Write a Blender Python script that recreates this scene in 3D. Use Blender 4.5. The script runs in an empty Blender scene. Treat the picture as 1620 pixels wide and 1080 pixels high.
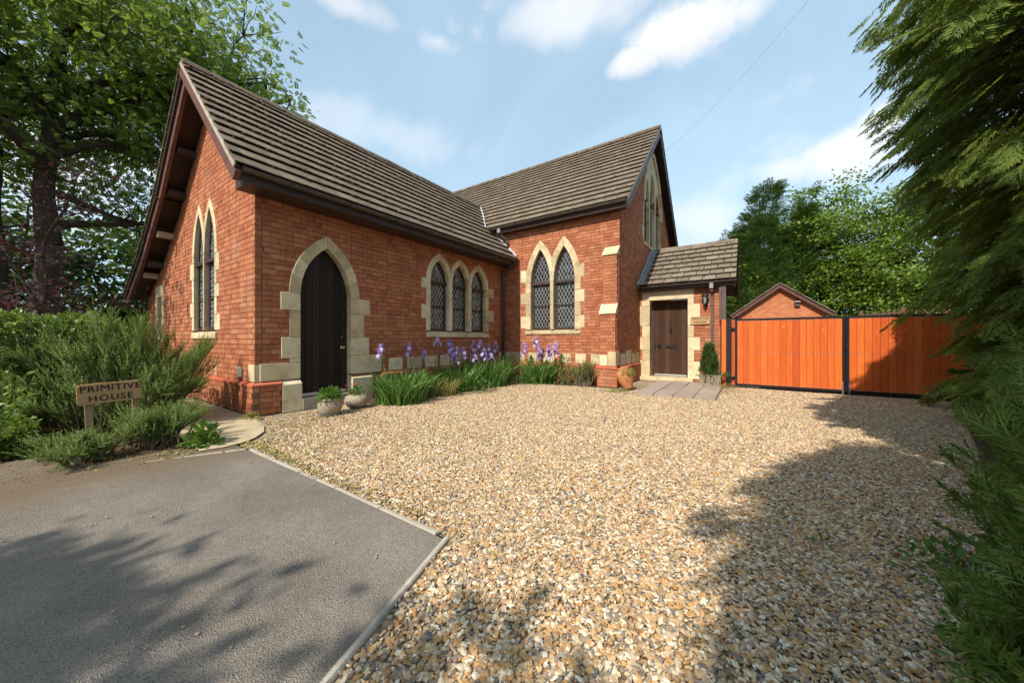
import bpy, math, random
import numpy as np
from mathutils import Vector, Matrix
from mathutils.geometry import tessellate_polygon

rnd = random.Random(7)
rng = np.random.default_rng(7)
sc = bpy.context.scene
COL = sc.collection
R_ = math.radians

# ------------------------------------------------------------------ camera, world, sun, exposure
FPX, CXP, HYP, CAMH = 548.0, 810.0, 536.0, 1.25
YAW = R_(34.3)
FW = np.array([-math.sin(YAW), math.cos(YAW), 0.0])
RT = np.array([math.cos(YAW), math.sin(YAW), 0.0])
cam = bpy.data.cameras.new('camera')
cam.sensor_width = 36.0
cam.lens = FPX / 1620.0 * 36.0
cam.shift_y = -(540.0 - HYP) / 1620.0
cam.clip_end = 2000.0
cam.clip_start = 0.02
camo = bpy.data.objects.new('camera', cam)
COL.objects.link(camo)
camo.location = (0, 0, CAMH)
camo.rotation_euler = (R_(90), 0, YAW)
sc.camera = camo

SUN_EL = 45.0
SUN_STRENGTH = 4.6
SKY_STRENGTH = 0.15
EXPOSURE = 0.36
sl = bpy.data.lights.new('sun', 'SUN')
sl.energy = SUN_STRENGTH
sl.angle = R_(0.55)
sl.color = (1.0, 0.94, 0.84)
so = bpy.data.objects.new('sun', sl)
COL.objects.link(so)
so.rotation_euler = (R_(90 - SUN_EL), 0, R_(-0.5))
so.location = (0, -10, 20)
sc.view_settings.view_transform = 'Standard'
sc.view_settings.look = 'None'
sc.view_settings.gamma = 1.0
sc.view_settings.exposure = EXPOSURE
sc.view_settings.use_curve_mapping = False


def px_dir(px, py):
    d = FW + (px - CXP) / FPX * RT + np.array([0, 0, -(py - HYP) / FPX])
    return d / np.linalg.norm(d)


def proj(p):
    d = p[0] * FW[0] + p[1] * FW[1]
    l = p[0] * RT[0] + p[1] * RT[1]
    if d < 0.05:
        return None
    return CXP + FPX * l / d, HYP - FPX * (p[2] - CAMH) / d


# ------------------------------------------------------------------ node helpers
class NT:
    def __init__(self, tree):
        self.t = tree
        self.n = tree.nodes
        self.l = tree.links

    def add(self, typ, **kw):
        nd = self.n.new(typ)
        for k, v in kw.items():
            setattr(nd, k, v)
        return nd

    def link(self, a, b):
        self.l.new(a, b)

    def setin(self, sock, v):
        if hasattr(v, 'is_output') or isinstance(v, bpy.types.NodeSocket):
            self.l.new(v, sock)
        else:
            sock.default_value = v

    def math(self, op, a, b=0.0, c=None, clamp=False):
        nd = self.n.new('ShaderNodeMath')
        nd.operation = op
        nd.use_clamp = clamp
        self.setin(nd.inputs[0], a)
        self.setin(nd.inputs[1], b)
        if c is not None:
            self.setin(nd.inputs[2], c)
        return nd.outputs[0]

    def vmath(self, op, a, b=(0, 0, 0)):
        nd = self.n.new('ShaderNodeVectorMath')
        nd.operation = op
        self.setin(nd.inputs[0], a)
        self.setin(nd.inputs[1], b)
        return nd.outputs['Value'] if op in ('DOT_PRODUCT', 'LENGTH', 'DISTANCE') else nd.outputs[0]

    def noise(self, vec, scale, detail=4, rough=0.55, w=None, dist=0.0):
        nd = self.n.new('ShaderNodeTexNoise')
        if w is not None:
            nd.noise_dimensions = '4D'
            self.setin(nd.inputs['W'], w)
        if vec is not None:
            self.l.new(vec, nd.inputs['Vector'])
        nd.inputs['Scale'].default_value = scale
        nd.inputs['Detail'].default_value = detail
        nd.inputs['Roughness'].default_value = rough
        nd.inputs['Distortion'].default_value = dist
        return nd.outputs[0]

    def mix(self, fac, a, b, typ='MIX'):
        nd = self.n.new('ShaderNodeMix')
        nd.data_type = 'RGBA'
        nd.blend_type = typ
        nd.clamp_factor = True
        self.setin(nd.inputs['Factor'], fac)
        for s, v in ((nd.inputs[6], a), (nd.inputs[7], b)):
            if isinstance(v, bpy.types.NodeSocket):
                self.l.new(v, s)
            else:
                s.default_value = (*v, 1) if len(v) == 3 else v
        return nd.outputs[2]

    def ramp(self, fac, stops, interp='LINEAR'):
        nd = self.n.new('ShaderNodeValToRGB')
        nd.color_ramp.interpolation = interp
        e = nd.color_ramp.elements
        while len(e) < len(stops):
            e.new(0.5)
        for i, (p, c) in enumerate(stops):
            e[i].position = p
            e[i].color = (*c, 1) if len(c) == 3 else c
        self.l.new(fac, nd.inputs[0])
        return nd.outputs[0]

    def maprange(self, v, a, b, c=0.0, d=1.0, smooth=False):
        nd = self.n.new('ShaderNodeMapRange')
        nd.clamp = True
        if smooth:
            nd.interpolation_type = 'SMOOTHSTEP'
        self.setin(nd.inputs[0], v)
        for i, x in enumerate((a, b, c, d)):
            nd.inputs[i + 1].default_value = x
        return nd.outputs[0]


# ------------------------------------------------------------------ world: Nishita sky with clouds
world = bpy.data.worlds.new('World')
sc.world = world
world.use_nodes = True
w = NT(world.node_tree)
w.n.clear()
wout = w.add('ShaderNodeOutputWorld')
bg = w.add('ShaderNodeBackground')
sky = w.add('ShaderNodeTexSky')
sky.sky_type = 'NISHITA'
sky.sun_disc = False
sky.sun_elevation = R_(SUN_EL)
sky.sun_rotation = R_(180)
sky.air_density = 1.0
sky.dust_density = 2.0
sky.ozone_density = 1.2
gen = w.add('ShaderNodeTexCoord').outputs['Generated']
big = w.noise(gen, 2.6, 5, 0.55)
fine = w.noise(gen, 7.0, 8, 0.58, dist=0.1)
veil = w.maprange(w.noise(gen, 1.7, 6, 0.6, dist=0.6), 0.34, 0.66)
elev = w.add('ShaderNodeSeparateXYZ')
w.link(gen, elev.inputs[0])
low = w.maprange(elev.outputs[2], 0.05, 0.55, 1.0, 0.0)
veilf = w.math('ADD', w.math('ADD', w.math('MULTIPLY', veil, 0.22), w.math('MULTIPLY', low, 0.40)), 0.46, clamp=True)
col = w.mix(veilf, sky.outputs[0], (3.35, 4.75, 5.75))
dens = None
shade = None
for (px, py, rx, ry, amp, dd) in ((1085, 52, 125, 62, 0.85, 1.0), (1010, 95, 60, 34, 0.7, 0.9), (1180, 15, 70, 40, 0.8, 0.8),
                                  (905, 20, 130, 60, 0.8, 0.72), (690, 66, 42, 24, 1.1, 0.5), (545, 8, 120, 32, 0.9, 0.55),
                                  (1340, 240, 120, 50, 0.8, 0.9), (1250, 270, 80, 30, 0.8, 0.7), (1110, 345, 110, 60, 0.9, 0.62),
                                  (1390, 205, 60, 45, 0.8, 0.9), (620, 215, 170, 46, 1.3, 0.30), (60, 260, 300, 150, 1.3, 0.75)):
    c = px_dir(px, py)
    e1 = np.cross(c, (0, 0, 1.0)); e1 /= np.linalg.norm(e1)
    e2 = np.cross(e1, c)
    ax = px_dir(px + rx, py) - c
    ay = px_dir(px, py - ry) - c
    sx, sy = 1 / max(1e-3, abs(ax @ e1)), 1 / max(1e-3, abs(ay @ e2))
    off = w.vmath('SUBTRACT', gen, tuple(c))
    a = w.vmath('DOT_PRODUCT', off, tuple(e1 * sx))
    b = w.vmath('DOT_PRODUCT', off, tuple(e2 * sy))
    front = w.math('GREATER_THAN', w.vmath('DOT_PRODUCT', gen, tuple(c)), 0.2)
    d = w.math('SQRT', w.math('ADD', w.math('MULTIPLY', a, a), w.math('MULTIPLY', b, b)))
    d = w.math('ADD', d, w.math('MULTIPLY', w.math('SUBTRACT', fine, 0.5), -2.4 * amp))
    m = w.math('MULTIPLY', w.math('MULTIPLY', w.maprange(d, 1.12, 0.40 if dd > .85 else .1, 0, 1, True), dd * .92), front)
    dens = m if dens is None else w.math('MAXIMUM', dens, m)
    s = w.math('MULTIPLY', m, w.maprange(b, 0.5, -0.9))
    shade = s if shade is None else w.math('MAXIMUM', shade, s)
general = w.math('MULTIPLY', w.maprange(w.noise(gen, 3.3, 8, 0.6, dist=0.3), 0.60, 0.76, 0, 1, True), 0.55)
dens = w.math('MAXIMUM', dens, general)
ccol = w.mix(w.math('MULTIPLY', shade, w.maprange(big, 0.3, 0.65)), (6.0, 5.9, 5.9), (4.0, 4.3, 4.85))
col = w.mix(dens, col, ccol)
w.link(col, bg.inputs[0])
bg.inputs[1].default_value = SKY_STRENGTH
w.link(bg.outputs[0], wout.inputs[0])


# ------------------------------------------------------------------ materials
MATS = {}


def new_mat(name):
    m = bpy.data.materials.new(name)
    m.use_nodes = True
    MATS[name] = m
    t = NT(m.node_tree)
    b = t.n['Principled BSDF']
    return m, t, b


def pm(name, stops, scale=8.0, rough=0.7, detail=5, bump=0.0, bscale=None, stretch=None, island=0.0, spec=0.4, metal=0.0,
       second=None, coords='Object', bdist=0.01, third=None):
    """procedural material: noise -> colour ramp, per-piece variation, bump"""
    m, t, b = new_mat(name)
    tc = t.add('ShaderNodeTexCoord').outputs[coords]
    if stretch:
        mp = t.add('ShaderNodeMapping')
        mp.inputs['Scale'].default_value = stretch
        t.link(tc, mp.inputs[0])
        vec = mp.outputs[0]
    else:
        vec = tc
    oi = t.add('ShaderNodeObjectInfo').outputs['Random']
    gi = t.add('ShaderNodeNewGeometry').outputs['Random Per Island']
    rv = t.math('FRACT', t.math('ADD', t.math('MULTIPLY', oi, 7.31), gi))
    nz = t.noise(vec, scale, detail, 0.6, w=t.math('MULTIPLY', rv, 30.0 if island else 0.0))
    f = t.math('MULTIPLY_ADD', t.math('SUBTRACT', nz, 0.5), 1.0 - 0.3 * island, t.math('ADD', t.math('MULTIPLY', t.math('SUBTRACT', rv, 0.5), island), 0.5))
    col = t.ramp(f, stops)
    if second:
        c2, sc2, lo, hi, amt = second
        n2 = t.noise(tc, sc2, 6, 0.62)
        col = t.mix(t.math('MULTIPLY', t.maprange(n2, lo, hi), amt), col, c2)
    if third:
        c3, sc3, lo, hi, amt = third
        n3 = t.noise(t.vmath('ADD', tc, (7.3, 2.1, 4.7)), sc3, 7, 0.66)
        col = t.mix(t.math('MULTIPLY', t.maprange(n3, lo, hi), amt), col, c3)
    t.link(col, b.inputs['Base Color'])
    b.inputs['Roughness'].default_value = rough
    b.inputs['Specular IOR Level'].default_value = spec
    b.inputs['Metallic'].default_value = metal
    if bump:
        bn = t.noise(vec, bscale or scale * 3, 6, 0.65)
        bp = t.add('ShaderNodeBump')
        bp.inputs['Strength'].default_value = bump
        bp.inputs['Distance'].default_value = bdist
        t.link(bn, bp.inputs['Height'])
        t.link(bp.outputs[0], b.inputs['Normal'])
    return m


pm('brick', [(0.10, (0.23, 0.070, 0.035)), (0.38, (0.36, 0.118, 0.054)), (0.62, (0.435, 0.156, 0.073)), (0.92, (0.51, 0.240, 0.135))],
   scale=14, rough=0.88, bump=0.45, bscale=60, island=0.45, spec=0.2, second=((0.40, 0.27, 0.20), 1.4, 0.54, 0.80, 0.42), third=((0.13, 0.06, 0.04), 0.9, 0.56, 0.78, 0.38))
pm('garage_brick', [(0.2, (0.42, 0.13, 0.055)), (0.8, (0.60, 0.235, 0.11))], scale=12, rough=0.88, bump=0.3, island=0.4, spec=0.2)
pm('plinth_brick', [(0.2, (0.36, 0.085, 0.045)), (0.8, (0.52, 0.15, 0.08))], scale=10, rough=0.85, bump=0.4, bscale=50, island=0.6, spec=0.2)
pm('mortar', [(0.3, (0.125, 0.062, 0.040)), (0.7, (0.24, 0.145, 0.10))], scale=20, rough=0.95, bump=0.4, bscale=90, spec=0.1)
pm('stone', [(0.2, (0.42, 0.32, 0.18)), (0.5, (0.61, 0.485, 0.29)), (0.8, (0.72, 0.61, 0.41))], scale=5, rough=0.92, bump=0.6, bscale=34,
   island=0.45, spec=0.2, second=((0.20, 0.165, 0.11), 3.2, 0.50, 0.74, 0.60), third=((0.12, 0.105, 0.08), 9.0, 0.60, 0.74, 0.55))
pm('tile', [(0.2, (0.100, 0.076, 0.052)), (0.5, (0.165, 0.127, 0.089)), (0.8, (0.245, 0.198, 0.145))], scale=7, rough=0.9, bump=0.7, bscale=55,
   third=((0.36, 0.33, 0.26), 17.0, 0.64, 0.72, 0.5), island=0.22, spec=0.2, second=((0.10, 0.055, 0.03), 6.0, 0.54, 0.70, 0.7))
pm('porch_tile', [(0.2, (0.125, 0.100, 0.070)), (0.5, (0.190, 0.153, 0.110)), (0.8, (0.275, 0.23, 0.170))], scale=9, rough=0.92, bump=0.8, bscale=55,
   island=0.35, spec=0.2, second=((0.36, 0.34, 0.28), 11.0, 0.58, 0.74, 0.7))
pm('moss', [(0.2, (0.075, 0.040, 0.018)), (0.6, (0.135, 0.075, 0.032)), (0.9, (0.16, 0.12, 0.04))], scale=20, rough=1.0, bump=0.6, island=0.7, spec=0.05)
pm('dark_wood', [(0.3, (0.034, 0.018, 0.013)), (0.7, (0.068, 0.038, 0.028))], scale=9, rough=0.55, stretch=(6, 6, 0.6), bump=0.15, island=0.3)
pm('door_wood', [(0.3, (0.012, 0.007, 0.005)), (0.7, (0.030, 0.017, 0.012))], scale=8, rough=0.6, spec=0.25, stretch=(7, 7, 0.5), bump=0.2, island=0.5)
pm('porch_door_wood', [(0.3, (0.048, 0.022, 0.013)), (0.7, (0.088, 0.044, 0.027))], scale=8, rough=0.7, spec=0.15, stretch=(9, 9, 0.5), bump=0.25, island=0.4)
pm('barge_paint', [(0.3, (0.085, 0.030, 0.024)), (0.7, (0.150, 0.060, 0.050))], scale=7, rough=0.5, stretch=(1, 1, 1), bump=0.15, island=0.2)
pm('grey_barge', [(0.3, (0.115, 0.095, 0.090)), (0.7, (0.21, 0.185, 0.175))], scale=9, rough=0.7, bump=0.25, island=0.2)
pm('pale_timber', [(0.3, (0.36, 0.28, 0.18)), (0.7, (0.48, 0.40, 0.28))], scale=9, rough=0.8, bump=0.2)
pm('gutter_plastic', [(0.3, (0.050, 0.038, 0.032)), (0.7, (0.095, 0.076, 0.064))], scale=6, rough=0.38, spec=0.5, second=((0.12, 0.11, 0.09), 7.0, 0.56, 0.75, 0.5))
pm('grey_plastic', [(0.3, (0.20, 0.21, 0.22)), (0.7, (0.30, 0.31, 0.32))], scale=6, rough=0.45)
pm('brown_plastic', [(0.3, (0.085, 0.055, 0.045)), (0.7, (0.13, 0.09, 0.075))], scale=6, rough=0.45)
pm('lead', [(0.3, (0.30, 0.31, 0.32)), (0.7, (0.50, 0.51, 0.51))], scale=7, rough=0.55, bump=0.3, bscale=20, spec=0.4)
pm('old_lead', [(0.3, (0.16, 0.17, 0.18)), (0.7, (0.26, 0.27, 0.29))], scale=7, rough=0.55, bump=0.3, bscale=20, spec=0.4)
pm('lead_came', [(0.3, (0.36, 0.36, 0.35)), (0.7, (0.52, 0.52, 0.50))], scale=20, rough=0.45, spec=0.5)
pm('black_metal', [(0.3, (0.008, 0.008, 0.009)), (0.7, (0.018, 0.018, 0.02))], scale=12, rough=0.35, spec=0.5)
pm('brass', [(0.3, (0.50, 0.38, 0.16)), (0.7, (0.65, 0.52, 0.26))], scale=20, rough=0.3, metal=1.0)
pm('steel', [(0.3, (0.55, 0.55, 0.55)), (0.7, (0.72, 0.72, 0.72))], scale=20, rough=0.35, metal=0.9)
pm('white_paint', [(0.3, (0.62, 0.60, 0.54)), (0.7, (0.75, 0.72, 0.66))], scale=20, rough=0.7)
pm('orange_wood', [(0.15, (0.40, 0.060, 0.007)), (0.5, (0.56, 0.100, 0.011)), (0.85, (0.68, 0.165, 0.024))], scale=3.0, rough=0.6, detail=7,
   stretch=(11, 11, 0.7), bump=0.25, bscale=9, island=0.38, spec=0.35, second=((0.76, 0.29, 0.075), 8.0, 0.62, 0.70, 0.75))
pm('sign_wood', [(0.2, (0.34, 0.18, 0.07)), (0.8, (0.55, 0.33, 0.15))], scale=4, rough=0.65, stretch=(6, 1, 9), bump=0.25, bscale=9)
pm('post_wood', [(0.2, (0.25, 0.15, 0.07)), (0.8, (0.42, 0.29, 0.15))], scale=5, rough=0.8, stretch=(7, 7, 0.7), bump=0.3, bscale=9)
pm('letter_black', [(0.3, (0.010, 0.009, 0.008)), (0.7, (0.022, 0.018, 0.015))], scale=12, rough=0.6)
pm('terracotta', [(0.2, (0.42, 0.15, 0.05)), (0.8, (0.62, 0.27, 0.11))], scale=6, rough=0.85, bump=0.3, second=((0.5, 0.40, 0.3), 5.0, 0.6, 0.8, 0.4))
pm('pot_stone', [(0.2, (0.22, 0.17, 0.115)), (0.8, (0.42, 0.345, 0.25))], scale=9, rough=0.95, bump=0.8, bscale=30)
pm('slab', [(0.2, (0.25, 0.185, 0.145)), (0.8, (0.37, 0.295, 0.235))], scale=7, rough=0.9, bump=0.4, bscale=50, island=0.4)
pm('kerb_stone', [(0.2, (0.30, 0.255, 0.20)), (0.8, (0.46, 0.40, 0.32))], scale=8, rough=0.95, bump=0.6, bscale=50, island=0.3, second=((0.12, 0.10, 0.07), 6.0, 0.55, 0.72, 0.6))
pm('soil', [(0.2, (0.06, 0.038, 0.022)), (0.55, (0.12, 0.080, 0.048)), (0.85, (0.20, 0.145, 0.085))], scale=9, rough=1.0, bump=1.0, bscale=50, bdist=0.03, spec=0.1)
pm('dirt_drive', [(0.2, (0.115, 0.085, 0.055)), (0.5, (0.20, 0.155, 0.105)), (0.85, (0.29, 0.235, 0.165))], scale=5, rough=1.0, bump=1.0, bscale=60, bdist=0.02, spec=0.1)
pm('path_concrete', [(0.2, (0.36, 0.275, 0.165)), (0.8, (0.54, 0.44, 0.29))], scale=5, rough=0.95, bump=0.5, bscale=60, spec=0.15)
pm('ground_soil', [(0.2, (0.05, 0.05, 0.02)), (0.8, (0.10, 0.10, 0.035))], scale=3, rough=1.0, bump=0.6, spec=0.1)
pm('bark', [(0.2, (0.035, 0.026, 0.018)), (0.8, (0.10, 0.080, 0.055))], scale=6, rough=1.0, stretch=(3, 3, 0.6), bump=1.0, bscale=14, bdist=0.04, spec=0.1)
pm('twig', [(0.2, (0.10, 0.075, 0.045)), (0.8, (0.20, 0.155, 0.10))], scale=12, rough=1.0, spec=0.1)
pm('fence_dark', [(0.2, (0.018, 0.012, 0.009)), (0.8, (0.05, 0.035, 0.025))], scale=8, rough=0.9, stretch=(4, 4, 0.7), bump=0.3, island=0.4)
pm('fence_brown', [(0.2, (0.09, 0.042, 0.024)), (0.8, (0.17, 0.085, 0.05))], scale=8, rough=0.9, bump=0.3, island=0.4)
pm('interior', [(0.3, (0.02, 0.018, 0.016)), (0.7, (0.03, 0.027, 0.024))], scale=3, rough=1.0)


def asphalt():
    m, t, b = new_mat('asphalt')
    tc = t.add('ShaderNodeTexCoord').outputs['Object']
    v = t.add('ShaderNodeTexVoronoi')
    v.inputs['Scale'].default_value = 170
    t.link(tc, v.inputs['Vector'])
    bw = t.add('ShaderNodeSeparateColor')
    t.link(v.outputs['Color'], bw.inputs[0])
    n1 = t.noise(tc, 1.3, 6, 0.62)
    n2 = t.noise(tc, 22, 7, 0.75)
    base = t.ramp(t.math('ADD', t.math('MULTIPLY', n1, 0.7), t.math('MULTIPLY', n2, 0.35)),
                  [(0.35, (0.145, 0.122, 0.098)), (0.55, (0.215, 0.182, 0.148)), (0.75, (0.31, 0.265, 0.215))])
    speck = t.maprange(bw.outputs[0], 0.90, 0.97)
    col = t.mix(t.math('MULTIPLY', speck, 0.5), base, (0.34, 0.31, 0.27))
    darkp = t.maprange(bw.outputs[1], 0.80, 0.95)
    col = t.mix(t.math('MULTIPLY', darkp, 0.55), col, (0.05, 0.047, 0.045))
    # brown dirt washed in along the bed
    n3 = t.noise(tc, 3.0, 6, 0.65)
    sep = t.add('ShaderNodeSeparateXYZ')
    t.link(tc, sep.inputs[0])
    edge = t.maprange(t.math('ADD', t.math('MULTIPLY', sep.outputs[0], -1.0), t.math('MULTIPLY', n3, 0.9)), 4.65, 5.3)
    col = t.mix(t.math('MULTIPLY', edge, 0.85), col, (0.165, 0.115, 0.068))
    t.link(col, b.inputs['Base Color'])
    b.inputs['Roughness'].default_value = 0.92
    b.inputs['Specular IOR Level'].default_value = 0.2
    h = t.math('ADD', v.outputs['Distance'], t.math('MULTIPLY', n2, 0.4))
    bp = t.add('ShaderNodeBump')
    bp.inputs['Strength'].default_value = 0.9
    bp.inputs['Distance'].default_value = 0.006
    t.link(h, bp.inputs['Height'])
    t.link(bp.outputs[0], b.inputs['Normal'])


def gravel_mats():
    m, t, b = new_mat('pebble')
    tc = t.add('ShaderNodeTexCoord').outputs['Object']
    oi = t.add('ShaderNodeObjectInfo').outputs['Random']
    nz = t.noise(tc, 1.5, 4, 0.6, w=t.math('MULTIPLY', oi, 50.0))
    f = t.math('ADD', oi, t.math('MULTIPLY', t.math('SUBTRACT', nz, 0.5), 0.16))
    col = t.ramp(f, [(0.0, (0.12, 0.105, 0.095)), (0.12, (0.27, 0.23, 0.185)), (0.22, (0.34, 0.19, 0.085)), (0.35, (0.48, 0.265, 0.095)),
                     (0.50, (0.50, 0.35, 0.185)), (0.62, (0.38, 0.275, 0.17)), (0.74, (0.57, 0.46, 0.31)), (0.87, (0.68, 0.60, 0.46)), (1.0, (0.38, 0.175, 0.06))])
    t.link(col, b.inputs['Base Color'])
    b.inputs['Roughness'].default_value = 0.72
    b.inputs['Specular IOR Level'].default_value = 0.3
    m, t, b = new_mat('gravel_bed')
    tc = t.add('ShaderNodeTexCoord').outputs['Object']
    v = t.add('ShaderNodeTexVoronoi')
    v.inputs['Scale'].default_value = 34
    t.link(tc, v.inputs['Vector'])
    s = t.add('ShaderNodeSeparateColor')
    t.link(v.outputs['Color'], s.inputs[0])
    n = t.noise(tc, 1.2, 5, 0.6)
    col = t.ramp(s.outputs[0], [(0.0, (0.14, 0.10, 0.065)), (0.4, (0.30, 0.20, 0.10)), (0.7, (0.42, 0.32, 0.19)), (1.0, (0.52, 0.44, 0.32))])
    col = t.mix(t.maprange(n, 0.45, 0.75), col, (0.20, 0.14, 0.075))
    t.link(col, b.inputs['Base Color'])
    b.inputs['Roughness'].default_value = 0.95
    bp = t.add('ShaderNodeBump')
    bp.inputs['Strength'].default_value = 1.0
    bp.inputs['Distance'].default_value = 0.02
    t.link(v.outputs['Distance'], bp.inputs['Height'])
    t.link(bp.outputs[0], b.inputs['Normal'])


def glass_mat():
    m, t, b = new_mat('glass')
    tc = t.add('ShaderNodeTexCoord').outputs['Object']
    oi = t.add('ShaderNodeObjectInfo').outputs['Random']
    n = t.noise(tc, 2.2, 3, 0.5)
    col = t.ramp(n, [(0.35, (0.012, 0.013, 0.014)), (0.62, (0.035, 0.038, 0.040)), (0.75, (0.10, 0.11, 0.11))])
    t.link(col, b.inputs['Base Color'])
    b.inputs['Roughness'].default_value = 0.06
    b.inputs['Specular IOR Level'].default_value = 0.8
    n2 = t.noise(tc, 14, 3, 0.5)
    bp = t.add('ShaderNodeBump')
    bp.inputs['Strength'].default_value = 0.12
    bp.inputs['Distance'].default_value = 0.01
    t.link(n2, bp.inputs['Height'])
    t.link(bp.outputs[0], b.inputs['Normal'])


def leaf_mat(name, stops, trans=0.35, rough=0.5, tint=(0.20, 0.30, 0.03), spec=0.35):
    m, t, b = new_mat(name)
    gi = t.add('ShaderNodeNewGeometry')
    oi = t.add('ShaderNodeObjectInfo').outputs['Random']
    tc = t.add('ShaderNodeTexCoord').outputs['Object']
    nz = t.noise(tc, 0.8, 3, 0.6)
    f = t.math('ADD', t.math('MULTIPLY', t.math('FRACT', t.math('ADD', gi.outputs['Random Per Island'], oi)), 0.75), t.math('MULTIPLY', t.math('SUBTRACT', nz, 0.3), 0.5))
    col = t.ramp(f, stops)
    t.link(col, b.inputs['Base Color'])
    b.inputs['Roughness'].default_value = rough
    b.inputs['Specular IOR Level'].default_value = spec
    tr = t.add('ShaderNodeBsdfTranslucent')
    t.link(t.mix(0.6, col, tint), tr.inputs[0])
    mx = t.add('ShaderNodeMixShader')
    mx.inputs[0].default_value = trans
    t.link(b.outputs[0], mx.inputs[1])
    t.link(tr.outputs[0], mx.inputs[2])
    t.link(mx.outputs[0], t.n['Material Output'].inputs[0])


asphalt()
gravel_mats()
glass_mat()
leaf_mat('ash_leaf', [(0.1, (0.075, 0.125, 0.020)), (0.5, (0.145, 0.215, 0.036)), (0.9, (0.25, 0.31, 0.068))], 0.52, 0.45, tint=(0.30, 0.40, 0.05))
leaf_mat('sycamore_leaf', [(0.1, (0.095, 0.155, 0.020)), (0.5, (0.175, 0.265, 0.036)), (0.9, (0.28, 0.36, 0.068))], 0.44, 0.42)
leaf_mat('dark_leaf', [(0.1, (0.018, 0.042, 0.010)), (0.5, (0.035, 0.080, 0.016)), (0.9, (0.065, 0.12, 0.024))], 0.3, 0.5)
leaf_mat('purple_leaf', [(0.1, (0.022, 0.011, 0.013)), (0.5, (0.045, 0.022, 0.027)), (0.9, (0.14, 0.075, 0.090))], 0.3, 0.5, tint=(0.2, 0.05, 0.06))
leaf_mat('conifer_leaf', [(0.1, (0.070, 0.120, 0.020)), (0.5, (0.150, 0.215, 0.034)), (0.9, (0.29, 0.33, 0.064))], 0.48, 0.55, tint=(0.26, 0.32, 0.05))
leaf_mat('inner_shade_leaf', [(0.1, (0.030, 0.040, 0.012)), (0.5, (0.050, 0.066, 0.016)), (0.9, (0.10, 0.075, 0.030))], 0.2, 0.7)  # conifer foliage with the crown's inner shade put into the colour
leaf_mat('hedge_conifer_leaf', [(0.1, (0.070, 0.135, 0.022)), (0.5, (0.135, 0.220, 0.036)), (0.9, (0.25, 0.31, 0.065))], 0.25, 0.55, tint=(0.12, 0.2, 0.03))
leaf_mat('cypress_leaf', [(0.1, (0.036, 0.078, 0.018)), (0.5, (0.076, 0.140, 0.030)), (0.9, (0.145, 0.21, 0.048))], 0.2, 0.55)
leaf_mat('hedge_leaf', [(0.1, (0.090, 0.150, 0.022)), (0.5, (0.17, 0.245, 0.040)), (0.9, (0.34, 0.38, 0.11))], 0.3, 0.35, spec=0.5)
leaf_mat('rosemary_leaf', [(0.1, (0.095, 0.150, 0.030)), (0.5, (0.185, 0.255, 0.058)), (0.9, (0.32, 0.375, 0.115))], 0.30, 0.5)
leaf_mat('iris_leaf', [(0.1, (0.055, 0.13, 0.022)), (0.5, (0.095, 0.20, 0.038)), (0.9, (0.17, 0.28, 0.07))], 0.3, 0.4)
leaf_mat('bright_leaf', [(0.1, (0.06, 0.15, 0.016)), (0.5, (0.10, 0.22, 0.026)), (0.9, (0.16, 0.29, 0.05))], 0.3, 0.4)
leaf_mat('dry_leaf', [(0.1, (0.20, 0.16, 0.045)), (0.5, (0.32, 0.26, 0.085)), (0.9, (0.30, 0.33, 0.08))], 0.25, 0.6)
leaf_mat('litter_leaf', [(0.1, (0.12, 0.075, 0.035)), (0.6, (0.22, 0.15, 0.07)), (0.95, (0.26, 0.24, 0.08))], 0.15, 0.8)
leaf_mat('iris_petal', [(0.1, (0.34, 0.23, 0.50)), (0.5, (0.52, 0.39, 0.68)), (0.9, (0.70, 0.58, 0.84))], 0.35, 0.5, tint=(0.4, 0.25, 0.8))
leaf_mat('red_petal', [(0.1, (0.45, 0.05, 0.03)), (0.9, (0.62, 0.14, 0.08))], 0.3, 0.5, tint=(0.6, 0.1, 0.05))

# ------------------------------------------------------------------ object helpers


def ptrans(parent):
    r = parent
    while r.parent:
        r = r.parent
    return Matrix.Translation(-Vector(r.location)) if r is not None and parent is r else Matrix.Identity(4)


def link(name, me, mat=None, parent=None, kind=None, label=None):
    o = bpy.data.objects.new(name, me)
    COL.objects.link(o)
    if mat is not None and len(me.materials) == 0:
        me.materials.append(MATS[mat])
    if parent is not None:
        o.parent = parent
        o.matrix_parent_inverse = ptrans(parent)
    if kind:
        o['kind'] = kind
    if label:
        o['label'] = label
    return o


def thing(name, label, cat, loc=(0, 0, 0), group=None):
    o = bpy.data.objects.new(name, None)
    COL.objects.link(o)
    o.location = loc
    o.empty_display_size = 0.2
    o['label'] = label
    o['category'] = cat
    if group:
        o['group'] = group
    return o


def tag(o, label, cat, group=None, kind=None):
    o['label'] = label
    o['category'] = cat
    if group:
        o['group'] = group
    if kind:
        o['kind'] = kind
    return o


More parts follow.
